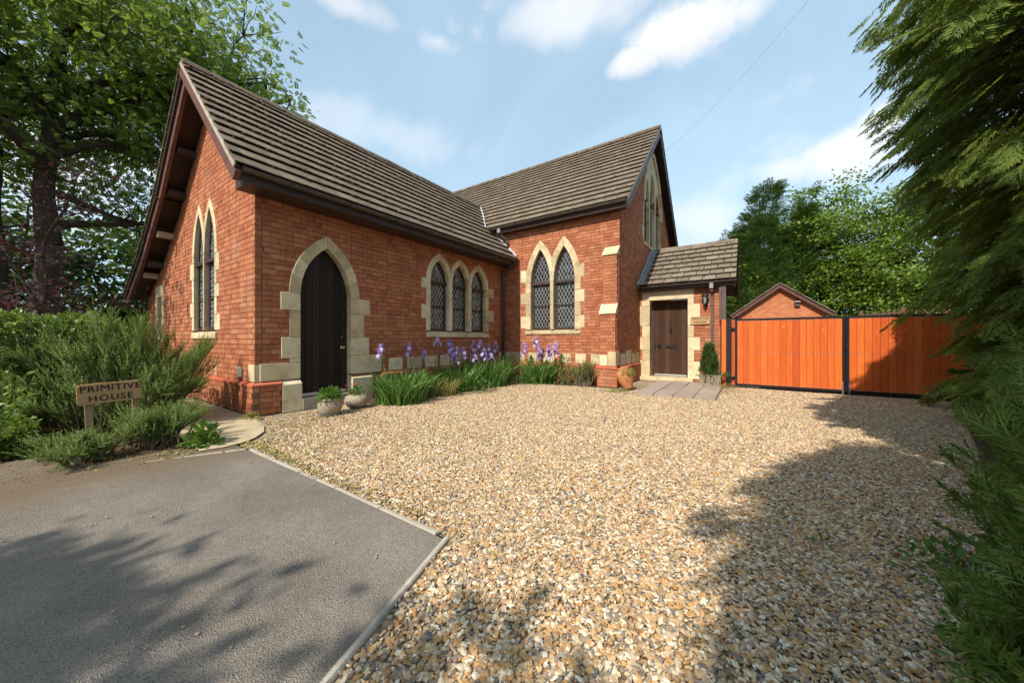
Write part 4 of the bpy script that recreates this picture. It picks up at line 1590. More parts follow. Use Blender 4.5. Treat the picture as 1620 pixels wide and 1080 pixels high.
ridge((LR_RIDGE[0], VERGE_C, 6.40), (LR_RIDGE[0], 10.45, 6.40), 20)
ridge((-13.2, MR_RIDGE[0], 8.68), (VERGE_D, MR_RIDGE[0], 8.68), 24)
ridge((XD + .02, PR_RIDGE[0], 4.33), (VERGE_P, PR_RIDGE[0], 4.33), 6, mat='porch_tile')

# bargeboards
def barge(p0, p1, base, s, th, dep, mat, n0=-.06, lab=None):
    Pf, L = slope_frame(p0, p1, base)
    m = MB()
    m.hexa([Pf(s, -.02, n0 - dep), Pf(s + th, -.02, n0 - dep), Pf(s + th, L + .10, n0 - dep), Pf(s, L + .10, n0 - dep), Pf(s, -.02, n0), Pf(s + th, -.02, n0), Pf(s + th, L, n0), Pf(s, L, n0)])
    return m.obj('bargeboard', mat, house, None, lab)


bx = lambda hx, s, z: (hx, s, z)
by = lambda hy, s, z: (s, hy, z)
barge((-5.98, 3.70), LR_RIDGE, bx, 1.845, .07, .16, 'barge_paint', n0=-.05)
for e, rg in zip([(-14.30, 2.40), (-12.40, 3.32), (-10.75, 4.42)], [(-12.40, 3.32), (-10.75, 4.42), (-8.66, 6.36)]):
    barge(e, rg, bx, 1.90, .06, .19, 'barge_paint')
barge(MR_EAVE, MR_RIDGE, by, VERGE_D - .065, .05, .20, 'grey_barge', n0=-.03)
barge(MR_BACK, MR_RIDGE, by, VERGE_D - .065, .05, .20, 'dark_wood', n0=-.03)
barge(PR_EAVE, PR_RIDGE, by, VERGE_P - .065, .05, .20, 'dark_wood', n0=-.05)
barge(PR_BACK, PR_RIDGE, by, VERGE_P - .065, .05, .20, 'dark_wood', n0=-.05)
# box end at the foot of the front bargeboard
m = MB()
m.box((-6.57, 2.02, 3.586), (-6.165, 2.05, 3.69))
m.obj('eave_box_end', 'dark_wood', house)
m = MB()
m.box((-13.95, 2.0, 2.02), (-13.75, 2.26, 2.10))
m.obj('eave_box_end', 'dark_wood', house)
# purlin ends under the gable soffit
for (px_, pz_, mt) in ((-9.66, 5.10, 'dark_wood'), (-10.40, 4.42, 'dark_wood'), (-11.35, 3.68, 'pale_timber'), (-12.80, 2.88, 'pale_timber'), (-12.3, 3.1, 'dark_wood')):
    MB().box((px_ - .09, 2.0, pz_ - .06), (px_ + .09, 2.27, pz_ + .06)).obj('purlin_end', mt, house)

# fascias and gutters
MB().box((-6.16, 1.93, 3.585), (-6.11, 9.15, 3.69)).obj('fascia', 'dark_wood', house)
MB().box((-6.57, 2.02, 3.562), (-6.11, 9.15, 3.583)).obj('soffit_board', 'dark_wood', house)
MB().box((-6.6, 8.945, 4.655), (-2.60, 8.985, 4.775)).obj('fascia', 'dark_wood', house)
MB().box((-6.6, 8.945, 4.632), (-2.60, 9.165, 4.653)).obj('soffit_board', 'dark_wood', house)
MB().box((XD + .01, 10.965, 2.73), (-0.33, 10.995, 2.815)).obj('fascia', 'dark_wood', house)
MB().box((XD + .01, 10.965, 2.708), (-0.33, 11.145, 2.728)).obj('soffit_board', 'dark_wood', house)


def gutter(p0, p1, out, r=.058, lab=None):
    p0, p1, out = Vector(p0), Vector(p1), Vector(out)
    m = MB()
    n = 9
    for q in (p0, p1):
        for k in range(n):
            an = math.pi * k / (n - 1)
            m.v.append(tuple(q + out * (r - r * math.cos(an)) + Vector((0, 0, -r * math.sin(an)))))
        for k in range(n - 1, -1, -1):
            an = math.pi * k / (n - 1)
            m.v.append(tuple(q + out * (r - (r - .006) * math.cos(an)) + Vector((0, 0, -(r - .006) * math.sin(an)))))
    N = 2 * n
    for k in range(N):
        k2 = (k + 1) % N
        m.f.append((k, k2, k2 + N, k + N))
    m.f.append(tuple(range(N)))
    m.f.append(tuple(range(2 * N - 1, N - 1, -1)))
    # closing end plates
    for q, fl in ((p0, 1), (p1, 0)):
        b = len(m.v)
        for k in range(n):
            an = math.pi * k / (n - 1)
            m.v.append(tuple(q + out * (r - r * math.cos(an)) + Vector((0, 0, -r * math.sin(an)))))
        m.f.append(tuple(range(b, b + n)))
    return m.obj('gutter', 'gutter_plastic', house, None, lab)


gutter((-6.105, 1.93, 3.735), (-6.105, 9.12, 3.735), (1, 0, 0))
gutter((-7.05, 8.94, 4.80), (VERGE_D - .04, 8.94, 4.80), (0, -1, 0))
gutter((XD + .02, 10.96, 2.83), (VERGE_P + .01, 10.96, 2.83), (0, -1, 0), .05)
for y in np.linspace(2.6, 8.6, 7):
    MB().box((-6.11, y - .03, 3.67), (-5.98, y + .03, 3.69)).obj('gutter_bracket', 'gutter_plastic', house)

# rainwater pipes
def pipe(pts, r, mat, lab=None, collars=()):
    m = MB().tube(pts, r, 10)
    for c in collars:
        m.tube([(c[0], c[1], c[2] - .03), (c[0], c[1], c[2] + .03)], r * 1.25, 10)
    return m.obj('downpipe', mat, house, None, lab, True)


pipe([(-6.04, 8.98, 3.68), (-6.06, 9.0, 3.60), (-6.47, 9.02, 3.42), (-6.50, 9.02, 3.34), (-6.50, 9.02, .35)], .036, 'gutter_plastic', collars=((-6.50, 9.02, 3.3), (-6.5, 9.02, 1.8), (-6.5, 9.02, .8)))
pipe([(-6.55, 8.87, 4.74), (-6.55, 8.89, 4.60), (-6.40, 9.08, 4.42), (-6.38, 9.10, 4.36), (-6.38, 9.10, 3.95)], .034, 'gutter_plastic')
MB().box((-6.60, 8.83, 4.62), (-6.50, 8.94, 4.745)).obj('gutter_outlet', 'grey_plastic', house)
MB().hexa([(-6.45, 8.98, 3.75), (-6.30, 8.98, 3.75), (-6.30, 9.14, 3.75), (-6.45, 9.14, 3.75), (-6.48, 8.94, 3.98), (-6.27, 8.94, 3.98), (-6.27, 9.15, 3.98), (-6.48, 9.15, 3.98)]).obj('rainwater_hopper', 'black_metal', house)
MB().box((-.88, 10.88, 2.64), (-.79, 10.97, 2.785)).obj('gutter_outlet', 'grey_plastic', house)
MB().box((-.865, 11.04, .10), (-.795, 11.11, 2.62)).obj('downpipe', 'brown_plastic', house, None, 'square brown downpipe beside the porch lamp')
MB().box((-.865, 10.93, 2.56), (-.795, 11.11, 2.64)).obj('downpipe_bend', 'brown_plastic', house)
MB().box((-.66, 11.0, 1.76), (-.50, 11.13, 2.66)).obj('corner_post', 'brown_plastic', house)
MB().box((-.605, 10.985, 1.76), (-.585, 11.0, 2.66)).obj('corner_bead', 'dark_wood', house)

# lead valleys and flashings
def lead_strip(pts, wdir, wd, th=.015, name='lead_flashing', mat='lead'):
    m = MB()
    W = Vector(wdir)
    for p, q in zip(pts[:-1], pts[1:]):
        p, q = Vector(p), Vector(q)
        n = (q - p).cross(W).normalized() * th
        m.hexa([p - W * wd / 2, q - W * wd / 2, q + W * wd / 2, p + W * wd / 2, p - W * wd / 2 + n, q - W * wd / 2 + n, q + W * wd / 2 + n, p + W * wd / 2 + n])
    return m.obj(name, mat, house)


vt = Vector((LR_RIDGE[0], main_y(6.36), 6.44))
vb = Vector((left_x(4.86), main_y(4.86), 4.92))
lead_strip([vt, vt * .5 + vb * .5 + Vector((.015, .01, 0)), vb], (.8, -.1, .05), .075)
pts = []
for z in np.linspace(4.86, 3.80, 6):
    pts.append((left_x(z) + .01, 9.13, z + .07))
lead_strip(pts, (.0, .6, .5), .12)
m = MB()
m.lathe((left_x(4.75), 8.98, 4.80), [(.10, -.05), (.13, 0), (.07, .07)], 8)
m.obj('mortar_fillet', 'white_paint', house)
pts = []
for t in np.linspace(-.02, L3 + .02, 7):
    p = P3(XD + .03, t, .06)
    pts.append(p)
lead_strip(pts, (.0, -.45, .75), .16, mat='lead')
lead_strip([(p[0] + .10, p[1], p[2] + .02) for p in pts], (1, 0, 0), .16, mat='old_lead')

# verge mortar line on the front gable, moss
m = MB()
for Pf, L, s in ((P1, L1, VERGE_C), (P2, L2, VERGE_D)):
    for i in range(26):
        t0, t1 = L * i / 26, L * (i + 1) / 26
        d = .018 if s == VERGE_C else -.018
        k = rnd.uniform(-.004, .006)
        m.hexa([Pf(s - d * .2, t0, -.045), Pf(s + d, t0, -.045), Pf(s + d, t1, -.045), Pf(s - d * .2, t1, -.045), Pf(s - d * .2, t0, .012 + k), Pf(s + d, t0, .012 + k), Pf(s + d, t1, .012 + k), Pf(s - d * .2, t1, .012 + k)])
m.obj('verge_mortar', 'kerb_stone', house, 'stuff')


def moss(Pf, L, rows, s_range, n, seed, mat='moss'):
    r = random.Random(seed)
    g = L / rows
    m = MB()
    for k in range(n):
        i = int((r.random() ** 0.8) * rows)
        t = g * (i + 1) + r.uniform(-.03, .05) if i < rows - 1 else L - r.uniform(0, .2)
        s0, s1 = s_range(min(t, L - .01))
        s = r.uniform(s0, s1)
        rad = r.uniform(.012, .042)
        c = Pf(s, min(t, L - .02), .035 + .01)
        hgt = rad * r.uniform(.5, .9)
        m.lathe((c[0], c[1], c[2] - .01), [(rad, 0), (rad * .85, hgt * .6), (rad * .35, hgt)], 6, (1, r.uniform(.7, 1.5)))
    return m.obj('moss', mat, house, 'stuff')


moss(P1, L1, 12, rng1, 900, 1)
moss(P2, L2, 17, rng2, 800, 2)
moss(P3, L3, 8, lambda t: (XD + .2, VERGE_P), 160, 3)

# bricks: the 300 that show largest singly, the rest joined per wall
brick_cells.sort(key=lambda c: -c[0])
shared = {}
for _, wall, F, q, dep in brick_cells[:300]:
    u0, u1, v0, v1, d = q
    o_ = Vector(F(0, 0, 0))
    ax_u = Vector(F(1, 0, 0)) - o_
    key = (tuple(ax_u), round(u1 - u0, 3), round(v1 - v0, 3), dep)
    if key not in shared:
        F0 = lambda u, v, d_=0.0: tuple(Vector(F(u, v, d_)) - o_)
        m = MB()
        uu, vv = round(u1 - u0, 3) / 2, round(v1 - v0, 3) / 2
        k = .0035
        ring = lambda s, dd: [F0(-uu + s, -vv + s, dd), F0(uu - s, -vv + s, dd), F0(uu - s, vv - s, dd), F0(-uu + s, vv - s, dd)]
        m.v += ring(k, 0) + ring(0, -k) + ring(0, -dep)
        m.f.append((0, 1, 2, 3))
        for s in range(4):
            s2 = (s + 1) % 4
            m.f += [(s, s + 4, s2 + 4, s2), (s + 4, s + 8, s2 + 8, s2 + 4)]
        me = m.mesh('brick')
        me.materials.append(MATS['brick'])
        shared[key] = me
    b = bpy.data.objects.new('brick', shared[key])
    COL.objects.link(b)
    b.parent = wall
    b.location = F((u0 + u1) / 2, (v0 + v1) / 2, d)
bywall = {}
for _, wall, F, q, dep in brick_cells[300:]:
    u0, u1, v0, v1, d = q
    m = bywall.setdefault(wall.name, (wall, MB()))[1]
    m.hexa([F(u0, v0, d), F(u1, v0, d), F(u1, v0, d - dep), F(u0, v0, d - dep), F(u0, v1, d), F(u1, v1, d), F(u1, v1, d - dep), F(u0, v1, d - dep)])
for wall, m in bywall.values():
    o_ = m.obj('brickwork', 'brick', wall)
    o_['kind'] = 'stuff'

tile_cells.sort(key=lambda c: -c[0])
restm = {}
for i, (_, mat, pts) in enumerate(tile_cells):
    if i < 300:
        MB().hexa(pts).obj('roof_tile', mat, house)
    else:
        restm.setdefault(mat, MB()).hexa(pts)
for mat, m in restm.items():
    o_ = m.obj('tiling', mat, house)
    o_['kind'] = 'stuff'

panes.sort(key=lambda c: -c[0])
bywin = {}
for i, (_, wo, p3) in enumerate(panes):
    if i < 300:
        MB().add(p3, [tuple(range(len(p3)))]).obj('pane', 'glass', wo)
    else:
        bywin.setdefault(wo.name, (wo, MB()))[1].add(p3, [tuple(range(len(p3)))])
for wo, m in bywin.values():
    o_ = m.obj('glazing', 'glass', wo)
    o_['kind'] = 'stuff'
#---HOUSE_END---

# ------------------------------------------------------------------ porch lamp and signs
def tri_mesh_text(body, size, name, mat, parent, origin, ux, uz, nrm, spacing=1.1, depth=.003, rot=0.0):
    """lettering as a mesh from Blender's own font"""
    cu = bpy.data.curves.new(name, 'FONT')
    cu.body = body
    cu.size = size
    cu.align_x = 'CENTER'
    cu.align_y = 'CENTER'
    cu.extrude = depth
    cu.offset = 0.0
    cu.space_character = spacing
    cu.resolution_u = 3
    o = bpy.data.objects.new(name, cu)
    COL.objects.link(o)
    dg = bpy.context.evaluated_depsgraph_get()
    me = bpy.data.meshes.new_from_object(o.evaluated_get(dg))
    bpy.data.objects.remove(o)
    bpy.data.curves.remove(cu)
    M = Matrix((ux, uz, nrm)).transposed()
    c, s_ = math.cos(rot), math.sin(rot)
    for v in me.vertices:
        x, y, z = v.co
        x, y = c * x - s_ * y, s_ * x + c * y
        v.co = Vector(origin) + M @ Vector((x, y, z))
    vs = [v.co.copy() for v in me.vertices]
    fs = [tuple(p.vertices) for p in me.polygons]
    k = len(vs)
    sh = Vector(ux) * (size * .022) + Vector(uz) * (size * .012) + Vector(nrm) * .0007
    bpy.data.meshes.remove(me)
    me = bpy.data.meshes.new(name)
    me.from_pydata([tuple(v) for v in vs] + [tuple(v + sh) for v in vs], [], fs + [tuple(q + k for q in f) for f in fs])
    return link(name, me, mat, parent)


lamp = thing('wall_lantern', 'black coach lantern on the porch wall to the right of the brown door', 'lamp', (-1.0, YP, 2.1))
lx, ly = -1.0, YP - .12
MB().box((lx - .05, YP - .02, 2.16), (lx + .05, YP - .002, 2.40)).obj('wall_plate', 'black_metal', lamp)
MB().tube([(lx, YP - .01, 2.22), (lx, YP - .07, 2.16), (lx, ly, 2.15), (lx, ly, 2.22)], .012, 8).obj('bracket', 'black_metal', lamp)
m = MB()
for k in range(6):
    an = math.pi / 3 * k
    m.tube([(lx + .045 * math.cos(an), ly + .045 * math.sin(an), 2.24), (lx + .075 * math.cos(an), ly + .075 * math.sin(an), 2.46)], .006, 5)
m.lathe((lx, ly, 2.2), [(.012, -.06), (.03, .0), (.05, .03), (.048, .045)], 6)
m.obj('lantern_cage', 'black_metal', lamp)
MB().lathe((lx, ly, 2.24), [(.036, 0), (.066, .21)], 6).obj('lantern_glass', 'grey_plastic', lamp)
MB().lathe((lx, ly, 2.45), [(.10, 0), (.085, .035), (.03, .075), (.022, .09), (.03, .10), (.008, .125)], 12).obj('lantern_cap', 'black_metal', lamp)

nb = thing('name_board', 'small wooden name board with dark letters fixed to the porch wall under the lantern', 'sign', (-1.12, YP, 1.78))
m = MB()
m.prism([(-1.375, 1.66), (-.885, 1.665), (-.88, 1.885), (-1.37, 1.88)], FP, .015, .04)
m.obj('board', 'sign_wood', nb)
tri_mesh_text('PRIMITIVE', .088, 'lettering', 'letter_black', nb, (-1.125, YP - .041, 1.825), (1, 0, 0), (0, 0, 1), (0, -1, 0), 1.08)
tri_mesh_text('HOUSE', .088, 'lettering', 'letter_black', nb, (-1.125, YP - .041, 1.72), (1, 0, 0), (0, 0, 1), (0, -1, 0), 1.12)

sg = thing('garden_sign', 'rustic wooden house name sign on two short posts in front of the rosemary', 'sign', (-6.1, .69, 0))
SX = -6.05
m = MB()
SP = [(-.245, -.095), (-.235, -.118), (-.05, -.112), (.10, -.116), (.225, -.108), (.243, -.085), (.238, .075), (.222, .108), (.08, .104), (-.09, .112), (-.232, .100), (-.248, .078)]
FS = lambda u, v, d=0.0: (SX + d, .69 + u * math.cos(.03) - v * math.sin(.03), .645 + v * math.cos(.03) + u * math.sin(.03))
m.prism(SP, FS, -.02, .018)
m.obj('board', 'sign_wood', sg)
for u in (-.165, .195):
    MB().hexa([FS(u - .028, -.66, -.055), FS(u + .028, -.66, -.055), FS(u + .028, -.66, -.02), FS(u - .028, -.66, -.02),
               FS(u - .028, .03, -.055), FS(u + .028, .03, -.055), FS(u + .028, .03, -.02), FS(u - .028, .03, -.02)]).obj('post', 'post_wood', sg)
tri_mesh_text('PRIMITIVE', .098, 'lettering', 'letter_black', sg, (SX + .019, .69, .695), (0, 1, 0), (0, 0, 1), (1, 0, 0), 1.10, rot=.03)
tri_mesh_text('HOUSE', .095, 'lettering', 'letter_black', sg, (SX + .019, .69, .585), (0, 1, 0), (0, 0, 1), (1, 0, 0), 1.18, rot=.03)

# ------------------------------------------------------------------ paving at the porch
patio = bpy.data.objects.new('paving', None)
COL.objects.link(patio)
patio['kind'] = 'structure'
xs = np.linspace(-2.15, -.55, 5)
ys = [8.10, 8.86, 9.62, 10.38, 10.99]
for i in range(4):
    for j in range(4):
        z = .035 + rnd.uniform(-.005, .005)
        dz = rnd.uniform(-.004, .004)
        MB().hexa([(xs[i] + .006, ys[j] + .006, -.03), (xs[i + 1] - .006, ys[j] + .006, -.03), (xs[i + 1] - .006, ys[j + 1] - .006, -.03), (xs[i] + .006, ys[j + 1] - .006, -.03),
                   (xs[i] + .008, ys[j] + .008, z), (xs[i + 1] - .008, ys[j] + .008, z + dz), (xs[i + 1] - .008, ys[j + 1] - .008, z + dz), (xs[i] + .008, ys[j + 1] - .008, z)]).obj('paving_slab', 'slab', patio)

# ------------------------------------------------------------------ gate
gate = thing('driveway_gate', 'wide orange boarded double gate in a black steel frame across the drive', 'gate', (1.8, 10.65, 0))
GY = 10.65


def gbox(x0, x1, z0, z1, y0, y1, name, mat):
    return MB().box((x0, y0, z0), (x1, y1, z1)).obj(name, mat, gate)


gbox(-.48, -.36, 0, 1.77, GY - .06, GY + .06, 'gate_post', 'black_metal')
gbox(-.58, -.482, .02, 1.76, GY - .01, GY + .015, 'infill_board', 'orange_wood')
gbox(-.358, -.285, .06, 1.75, GY + .02, GY + .04, 'infill_board', 'orange_wood')
gbox(-.37, -.285, 1.50, 1.54, GY - .05, GY - .01, 'hinge', 'black_metal')
gbox(-.37, -.285, .25, .29, GY - .05, GY - .01, 'hinge', 'black_metal')
for (x0, x1) in ((-.285, 1.80), (1.81, 4.6)):
    zt = 1.765
    gbox(x0, x0 + .05, .06, zt, GY - .03, GY + .03, 'frame_stile', 'black_metal')
    gbox(x1 - .05, x1, .06, zt, GY - .03, GY + .03, 'frame_stile', 'black_metal')
    gbox(x0 + .051, x1 - .051, 1.72, zt, GY - .03, GY + .03, 'frame_rail', 'black_metal')
    gbox(x0 + .051, x1 - .051, .06, .105, GY - .03, GY + .03, 'frame_rail', 'black_metal')
    gbox(x0 + .051, x1 - .051, .90, .94, GY + .012, GY + .03, 'frame_rail', 'black_metal')
    n = int(round((x1 - x0 - .10) / .1245))
    bw = (x1 - x0 - .104) / n
    sc_ = MB()
    for i in range(n):
        a = x0 + .052 + bw * i
        d = rnd.uniform(-.0015, .0015)
        k = .005
        y0 = GY - .020 + d
        m = MB()
        m.v = [(a + .0013, y0 + k, .107), (a + k, y0, .107), (a + bw - k, y0, .107), (a + bw - .0013, y0 + k, .107), (a + bw - .0013, GY + .008, .107), (a + .0013, GY + .008, .107)]
        m.v += [(x, y, 1.718) for x, y, _ in m.v]
        m.f = [(5, 4, 3, 2, 1, 0), (6, 7, 8, 9, 10, 11)] + [(q, (q + 1) % 6, (q + 1) % 6 + 6, q + 6) for q in range(6)]
        m.obj('plank', 'orange_wood', gate)
        for z in (1.695, .92, .13):
            for xx in (a + bw * .25, a + bw * .75):
                sc_.lathe((xx, y0, z), [(.0105, -.004), (.0105, .005)], 8, tilt=Matrix.Rotation(R_(90), 3, 'X'))
    o_ = sc_.obj('screw_heads', 'steel', gate)
    o_['kind'] = 'stuff'
gbox(1.74, 1.87, .005, 1.75, GY + .032, GY + .10, 'gate_stop', 'black_metal')
gbox(1.74, 1.76, .0, .30, GY - .055, GY - .032, 'drop_bolt', 'steel')
gbox(1.85, 1.87, .0, .30, GY - .055, GY - .032, 'drop_bolt', 'steel')
gbox(.25, 4.2, .0, .055, GY + .05, GY + .12, 'ground_rail', 'black_metal')

# ------------------------------------------------------------------ garage beyond the gate
gar = thing('garage', 'small red brick garage with a low brown gable showing above the gate', 'garage', (1.18, 20, 0))
gl, gr_, ga = (-.55, 2.42), (2.90, 2.42), (1.18, 3.72)
FG = lambda u, v, d=0.0: (u, 20.0 - d, v)
wg = backing('wall', [(-.45, 0), (2.80, 0), (2.80, 2.50), (1.18, 3.70), (-.45, 2.50)], [], FG, parent=gar)
m = MB()
for i in range(46):
    v0 = .02 + i * .078
    bnd = (-.45, 2.8) if v0 + .078 < 2.5 else (-.45 + (v0 + .078 - 2.5) * 1.36, 2.80 - (v0 + .078 - 2.5) * 1.35)
    if v0 > 1.5 and bnd[1] - bnd[0] > .1:
        u = -.45 - (.115 if i % 2 else 0)
        while u < bnd[1]:
            a, b = max(u, bnd[0]), min(u + .228, bnd[1])
            u += .228
            if b - a > .03:
                d = rnd.gauss(0, .001)
                m.hexa([FG(a + .004, v0 + .004, d), FG(b - .004, v0 + .004, d), FG(b - .004, v0 + .004, -.05), FG(a + .004, v0 + .004, -.05), FG(a + .004, v0 + .074, d), FG(b - .004, v0 + .074, d), FG(b - .004, v0 + .074, -.05), FG(a + .004, v0 + .074, -.05)])
o_ = m.obj('brickwork', 'garage_brick', gar)
o_['kind'] = 'stuff'
MB().box((-.45, 20.02, 0), (2.80, 26, 2.4)).obj('side_walls', 'garage_brick', gar)
for e in (gl, gr_):
    Pf, L = slope_frame((e[0] + (-.15 if e is gl else .15), e[1] - .09), (ga[0], ga[1] + .03), lambda hx, s, z: (hx, s, z))
    m = MB()
    for i in range(7):
        t0, t1 = L * i / 7, L * (i + 1) / 7 + .03
        m.hexa([Pf(19.72, t0, .02), Pf(26, t0, .02), Pf(26, t1, 0), Pf(19.72, t1, 0), Pf(19.72, t0, .06), Pf(26, t0, .06), Pf(26, t1, .03), Pf(19.72, t1, .03)])
    m.obj('roof', 'porch_tile', gar)
    m = MB()
    m.hexa([Pf(19.78, 0, -.15), Pf(19.82, 0, -.15), Pf(19.82, L, -.15), Pf(19.78, L, -.15), Pf(19.78, 0, 0.01), Pf(19.82, 0, 0.01), Pf(19.82, L, 0.01), Pf(19.78, L, 0.01)])
    m.obj('bargeboard', 'barge_paint', gar)
m = MB()
MB().box((1.08, 19.775, 3.56), (1.28, 19.83, 3.75)).obj('apex_block', 'barge_paint', gar)
m.box((1.72, 19.88, 2.72), (1.90, 19.98, 2.90))
m.hexa([(1.70, 19.80, 2.88), (1.92, 19.80, 2.88), (1.92, 19.99, 2.92), (1.70, 19.99, 2.92), (1.72, 19.82, 2.93), (1.90, 19.82, 2.93), (1.90, 19.99, 2.98), (1.72, 19.99, 2.98)])
m.obj('flood_light', 'brown_plastic', gar)

# trellis fence behind the gate on the right
fx = thing('trellis_fence', 'brown slatted fence rising to the right behind the orange gate', 'fence', (4, 19, 0))
for i in range(17):
    x = 3.3 + i * .14
    MB().box((x, 17.0 + i * .05, .0), (x + .045, 17.025 + i * .05, 2.14 + .016 * i)).obj('slat', 'fence_brown', fx)
for z in (2.05, 1.85, 1.6):
    MB().hexa([(3.25, 17.02, z - .02), (5.7, 17.86, z + .24), (5.7, 17.90, z + .24), (3.25, 17.06, z - .02), (3.25, 17.02, z + .03), (5.7, 17.86, z + .29), (5.7, 17.90, z + .29), (3.25, 17.06, z + .03)]).obj('rail', 'fence_brown', fx)
for i in (0, 8, 16):
    x = 3.3 + i * .14
    MB().box((x - .05, 17.06 + i * .05, 0), (x + .05, 17.16 + i * .05, 2.24 + .016 * i)).obj('post', 'fence_brown', fx)

# dark close-boarded fence far left
df = thing('board_fence', 'dark close boarded fence in shade behind the clipped hedge', 'fence', (-17, 2.9, 0))
for i in range(46):
    y = 1.6 + i * .075
    MB().box((-16.4 - i * .10, y + .9, 0), (-16.385 - i * .10, y + 1.01, 2.0 + rnd.uniform(-.01, .01))).obj('board', 'fence_dark', df)
MB().hexa([(-16.36, 2.5, 1.5), (-20.9, 5.9, 1.5), (-20.9, 5.95, 1.5), (-16.36, 2.55, 1.5), (-16.36, 2.5, 1.58), (-20.9, 5.9, 1.58), (-20.9, 5.95, 1.58), (-16.36, 2.55, 1.58)]).obj('rail', 'fence_dark', df)

# overhead wire from the right gable
wa = Vector((XD + .04, 13.3, 7.75))
wb = Vector(tuple(np.array([0, 0, CAMH]) + px_dir(1330, -60) * 10.5))
wv = [wa.lerp(wb, t) - Vector((0, 0, .25 * 4 * t * (1 - t))) for t in np.linspace(0, 1, 12)]
tag(MB().tube(wv, .0024, 5).obj('overhead_wire', 'grey_plastic'), 'thin dark overhead wire rising from the right gable across the sky', 'wire')

# ------------------------------------------------------------------ plants
def leaf_object(name, parts, mat, parent=None, kind=None):
    V, F = merge(parts)
    o = link(name, np_mesh(name, V, F), mat, parent)
    if kind:
        o['kind'] = kind
    return o


def limb(m, p0, p1, r0, r1, n=6, wob=.06, sides=8, sag=0.0):
    p0, p1 = Vector(p0), Vector(p1)
    L = (p1 - p0).length
    pts = []
    o1, o2 = rnd.uniform(0, 6), rnd.uniform(0, 6)
    for i in range(n + 1):
        t = i / n
        q = p0.lerp(p1, t)
        e = math.sin(t * math.pi)
        q += Vector((math.sin(o1 + t * 5), math.cos(o2 + t * 4), math.sin(o2 - t * 3))) * (wob * L * e)
        q.z -= sag * L * e
        pts.append(q)
    m.tube(pts, [r0 + (r1 - r0) * (i / n) ** .8 for i in range(n + 1)], sides)
    return pts


def clusters_to_leaves(C, rad, per, tmpl, size, droop=-.25, flat=.55, updir=.6):
    """leaf positions scattered around cluster centres"""
    n = len(C)
    P = np.repeat(C, per, 0) + rng.normal(size=(n * per, 3)) * np.array([rad, rad, rad * flat])
    out = P - np.repeat(C, per, 0)
    d = unit(unit(out + 1e-6) + rng.normal(size=P.shape) * .55 + np.array([0, 0, droop]))
    up = unit(rng.normal(size=P.shape) * .55 + np.array([0, 0, updir]))
    up[np.abs((up * d).sum(1)) > .95] += np.array([.3, .3, 0])
    S = rng.uniform(.7, 1.25, len(P)) * size
    return scatter(tmpl[0], tmpl[1], P, frames(d, up), S)


def ellipsoid_points(n, lobes, inner=.35, noise=.22):
    """cluster centres through a union of ellipsoidal lobes, denser to the outside"""
    out = []
    tot = sum(l[3] * l[4] * l[5] for l in lobes)
    for (x, y, z, a, b, c) in lobes:
        k = max(4, int(n * a * b * c / tot))
        d = unit(rng.normal(size=(k, 3)))
        r = (inner ** 3 + (1 - inner ** 3) * rng.random(k)) ** (1 / 3)
        r = r * (1 + rng.normal(size=k) * noise * .5)
        out.append(np.array([x, y, z]) + d * r[:, None] * np.array([a, b, c]))
    return np.concatenate(out)


def twigs(m, C, skel, r=.012, maxd=2.5, frac=.6):
    sk = np.array([tuple(p) for p in skel])
    for c in C:
        if rnd.random() > frac:
            continue
        d = np.linalg.norm(sk - c, axis=1)
        k = int(np.argmin(d))
        if d[k] > maxd or d[k] < .1:
            continue
        limb(m, sk[k], c, r * 1.6, r * .5, 3, .06, 5)


def tree(name, label, lobes, limbs, trunkpath, trad, ncl, per, rad, tmpl, size, lmat, group=None, twig=.012, droop=-.25, flat=.55, inner=.35, twf=.6, maxd=2.5, cull=None, bark='bark', updir=.6):
    t = thing(name, label, 'tree', trunkpath[0], group)
    m = MB()
    skel = []
    for i in range(len(trunkpath) - 1):
        r0 = trad * (1 - .55 * i / max(1, len(trunkpath) - 1))
        r1 = trad * (1 - .55 * (i + 1) / max(1, len(trunkpath) - 1))
        skel += limb(m, trunkpath[i], trunkpath[i + 1], r0, r1, 6, .03, 12)
    tr_ = m.obj('trunk', bark, t, smooth=True)
    m = MB()
    for (p0, p1, r0, sg_) in limbs:
        pts = limb(m, p0, p1, r0, r0 * .3, 8, .07, 8, sg_)
        skel += pts[2:]
        for k in range(5):
            q = pts[rnd.randint(3, 8)]
            e = q + Vector((rnd.gauss(0, 1), rnd.gauss(0, 1), rnd.gauss(.2, .7))) * (.22 * (Vector(p1) - Vector(p0)).length)
            skel += limb(m, q, e, r0 * .35, r0 * .1, 5, .08, 6)[1:]
    C = ellipsoid_points(ncl, lobes, inner)
    if cull is not None:
        C = C[cull(C)]
    twigs(m, C, skel, twig, maxd, twf)
    m.obj('branches', bark, t)
    leaf_object('crown', [clusters_to_leaves(C, rad, per, tmpl, size, droop, flat, updir)], lmat, t)
    return t


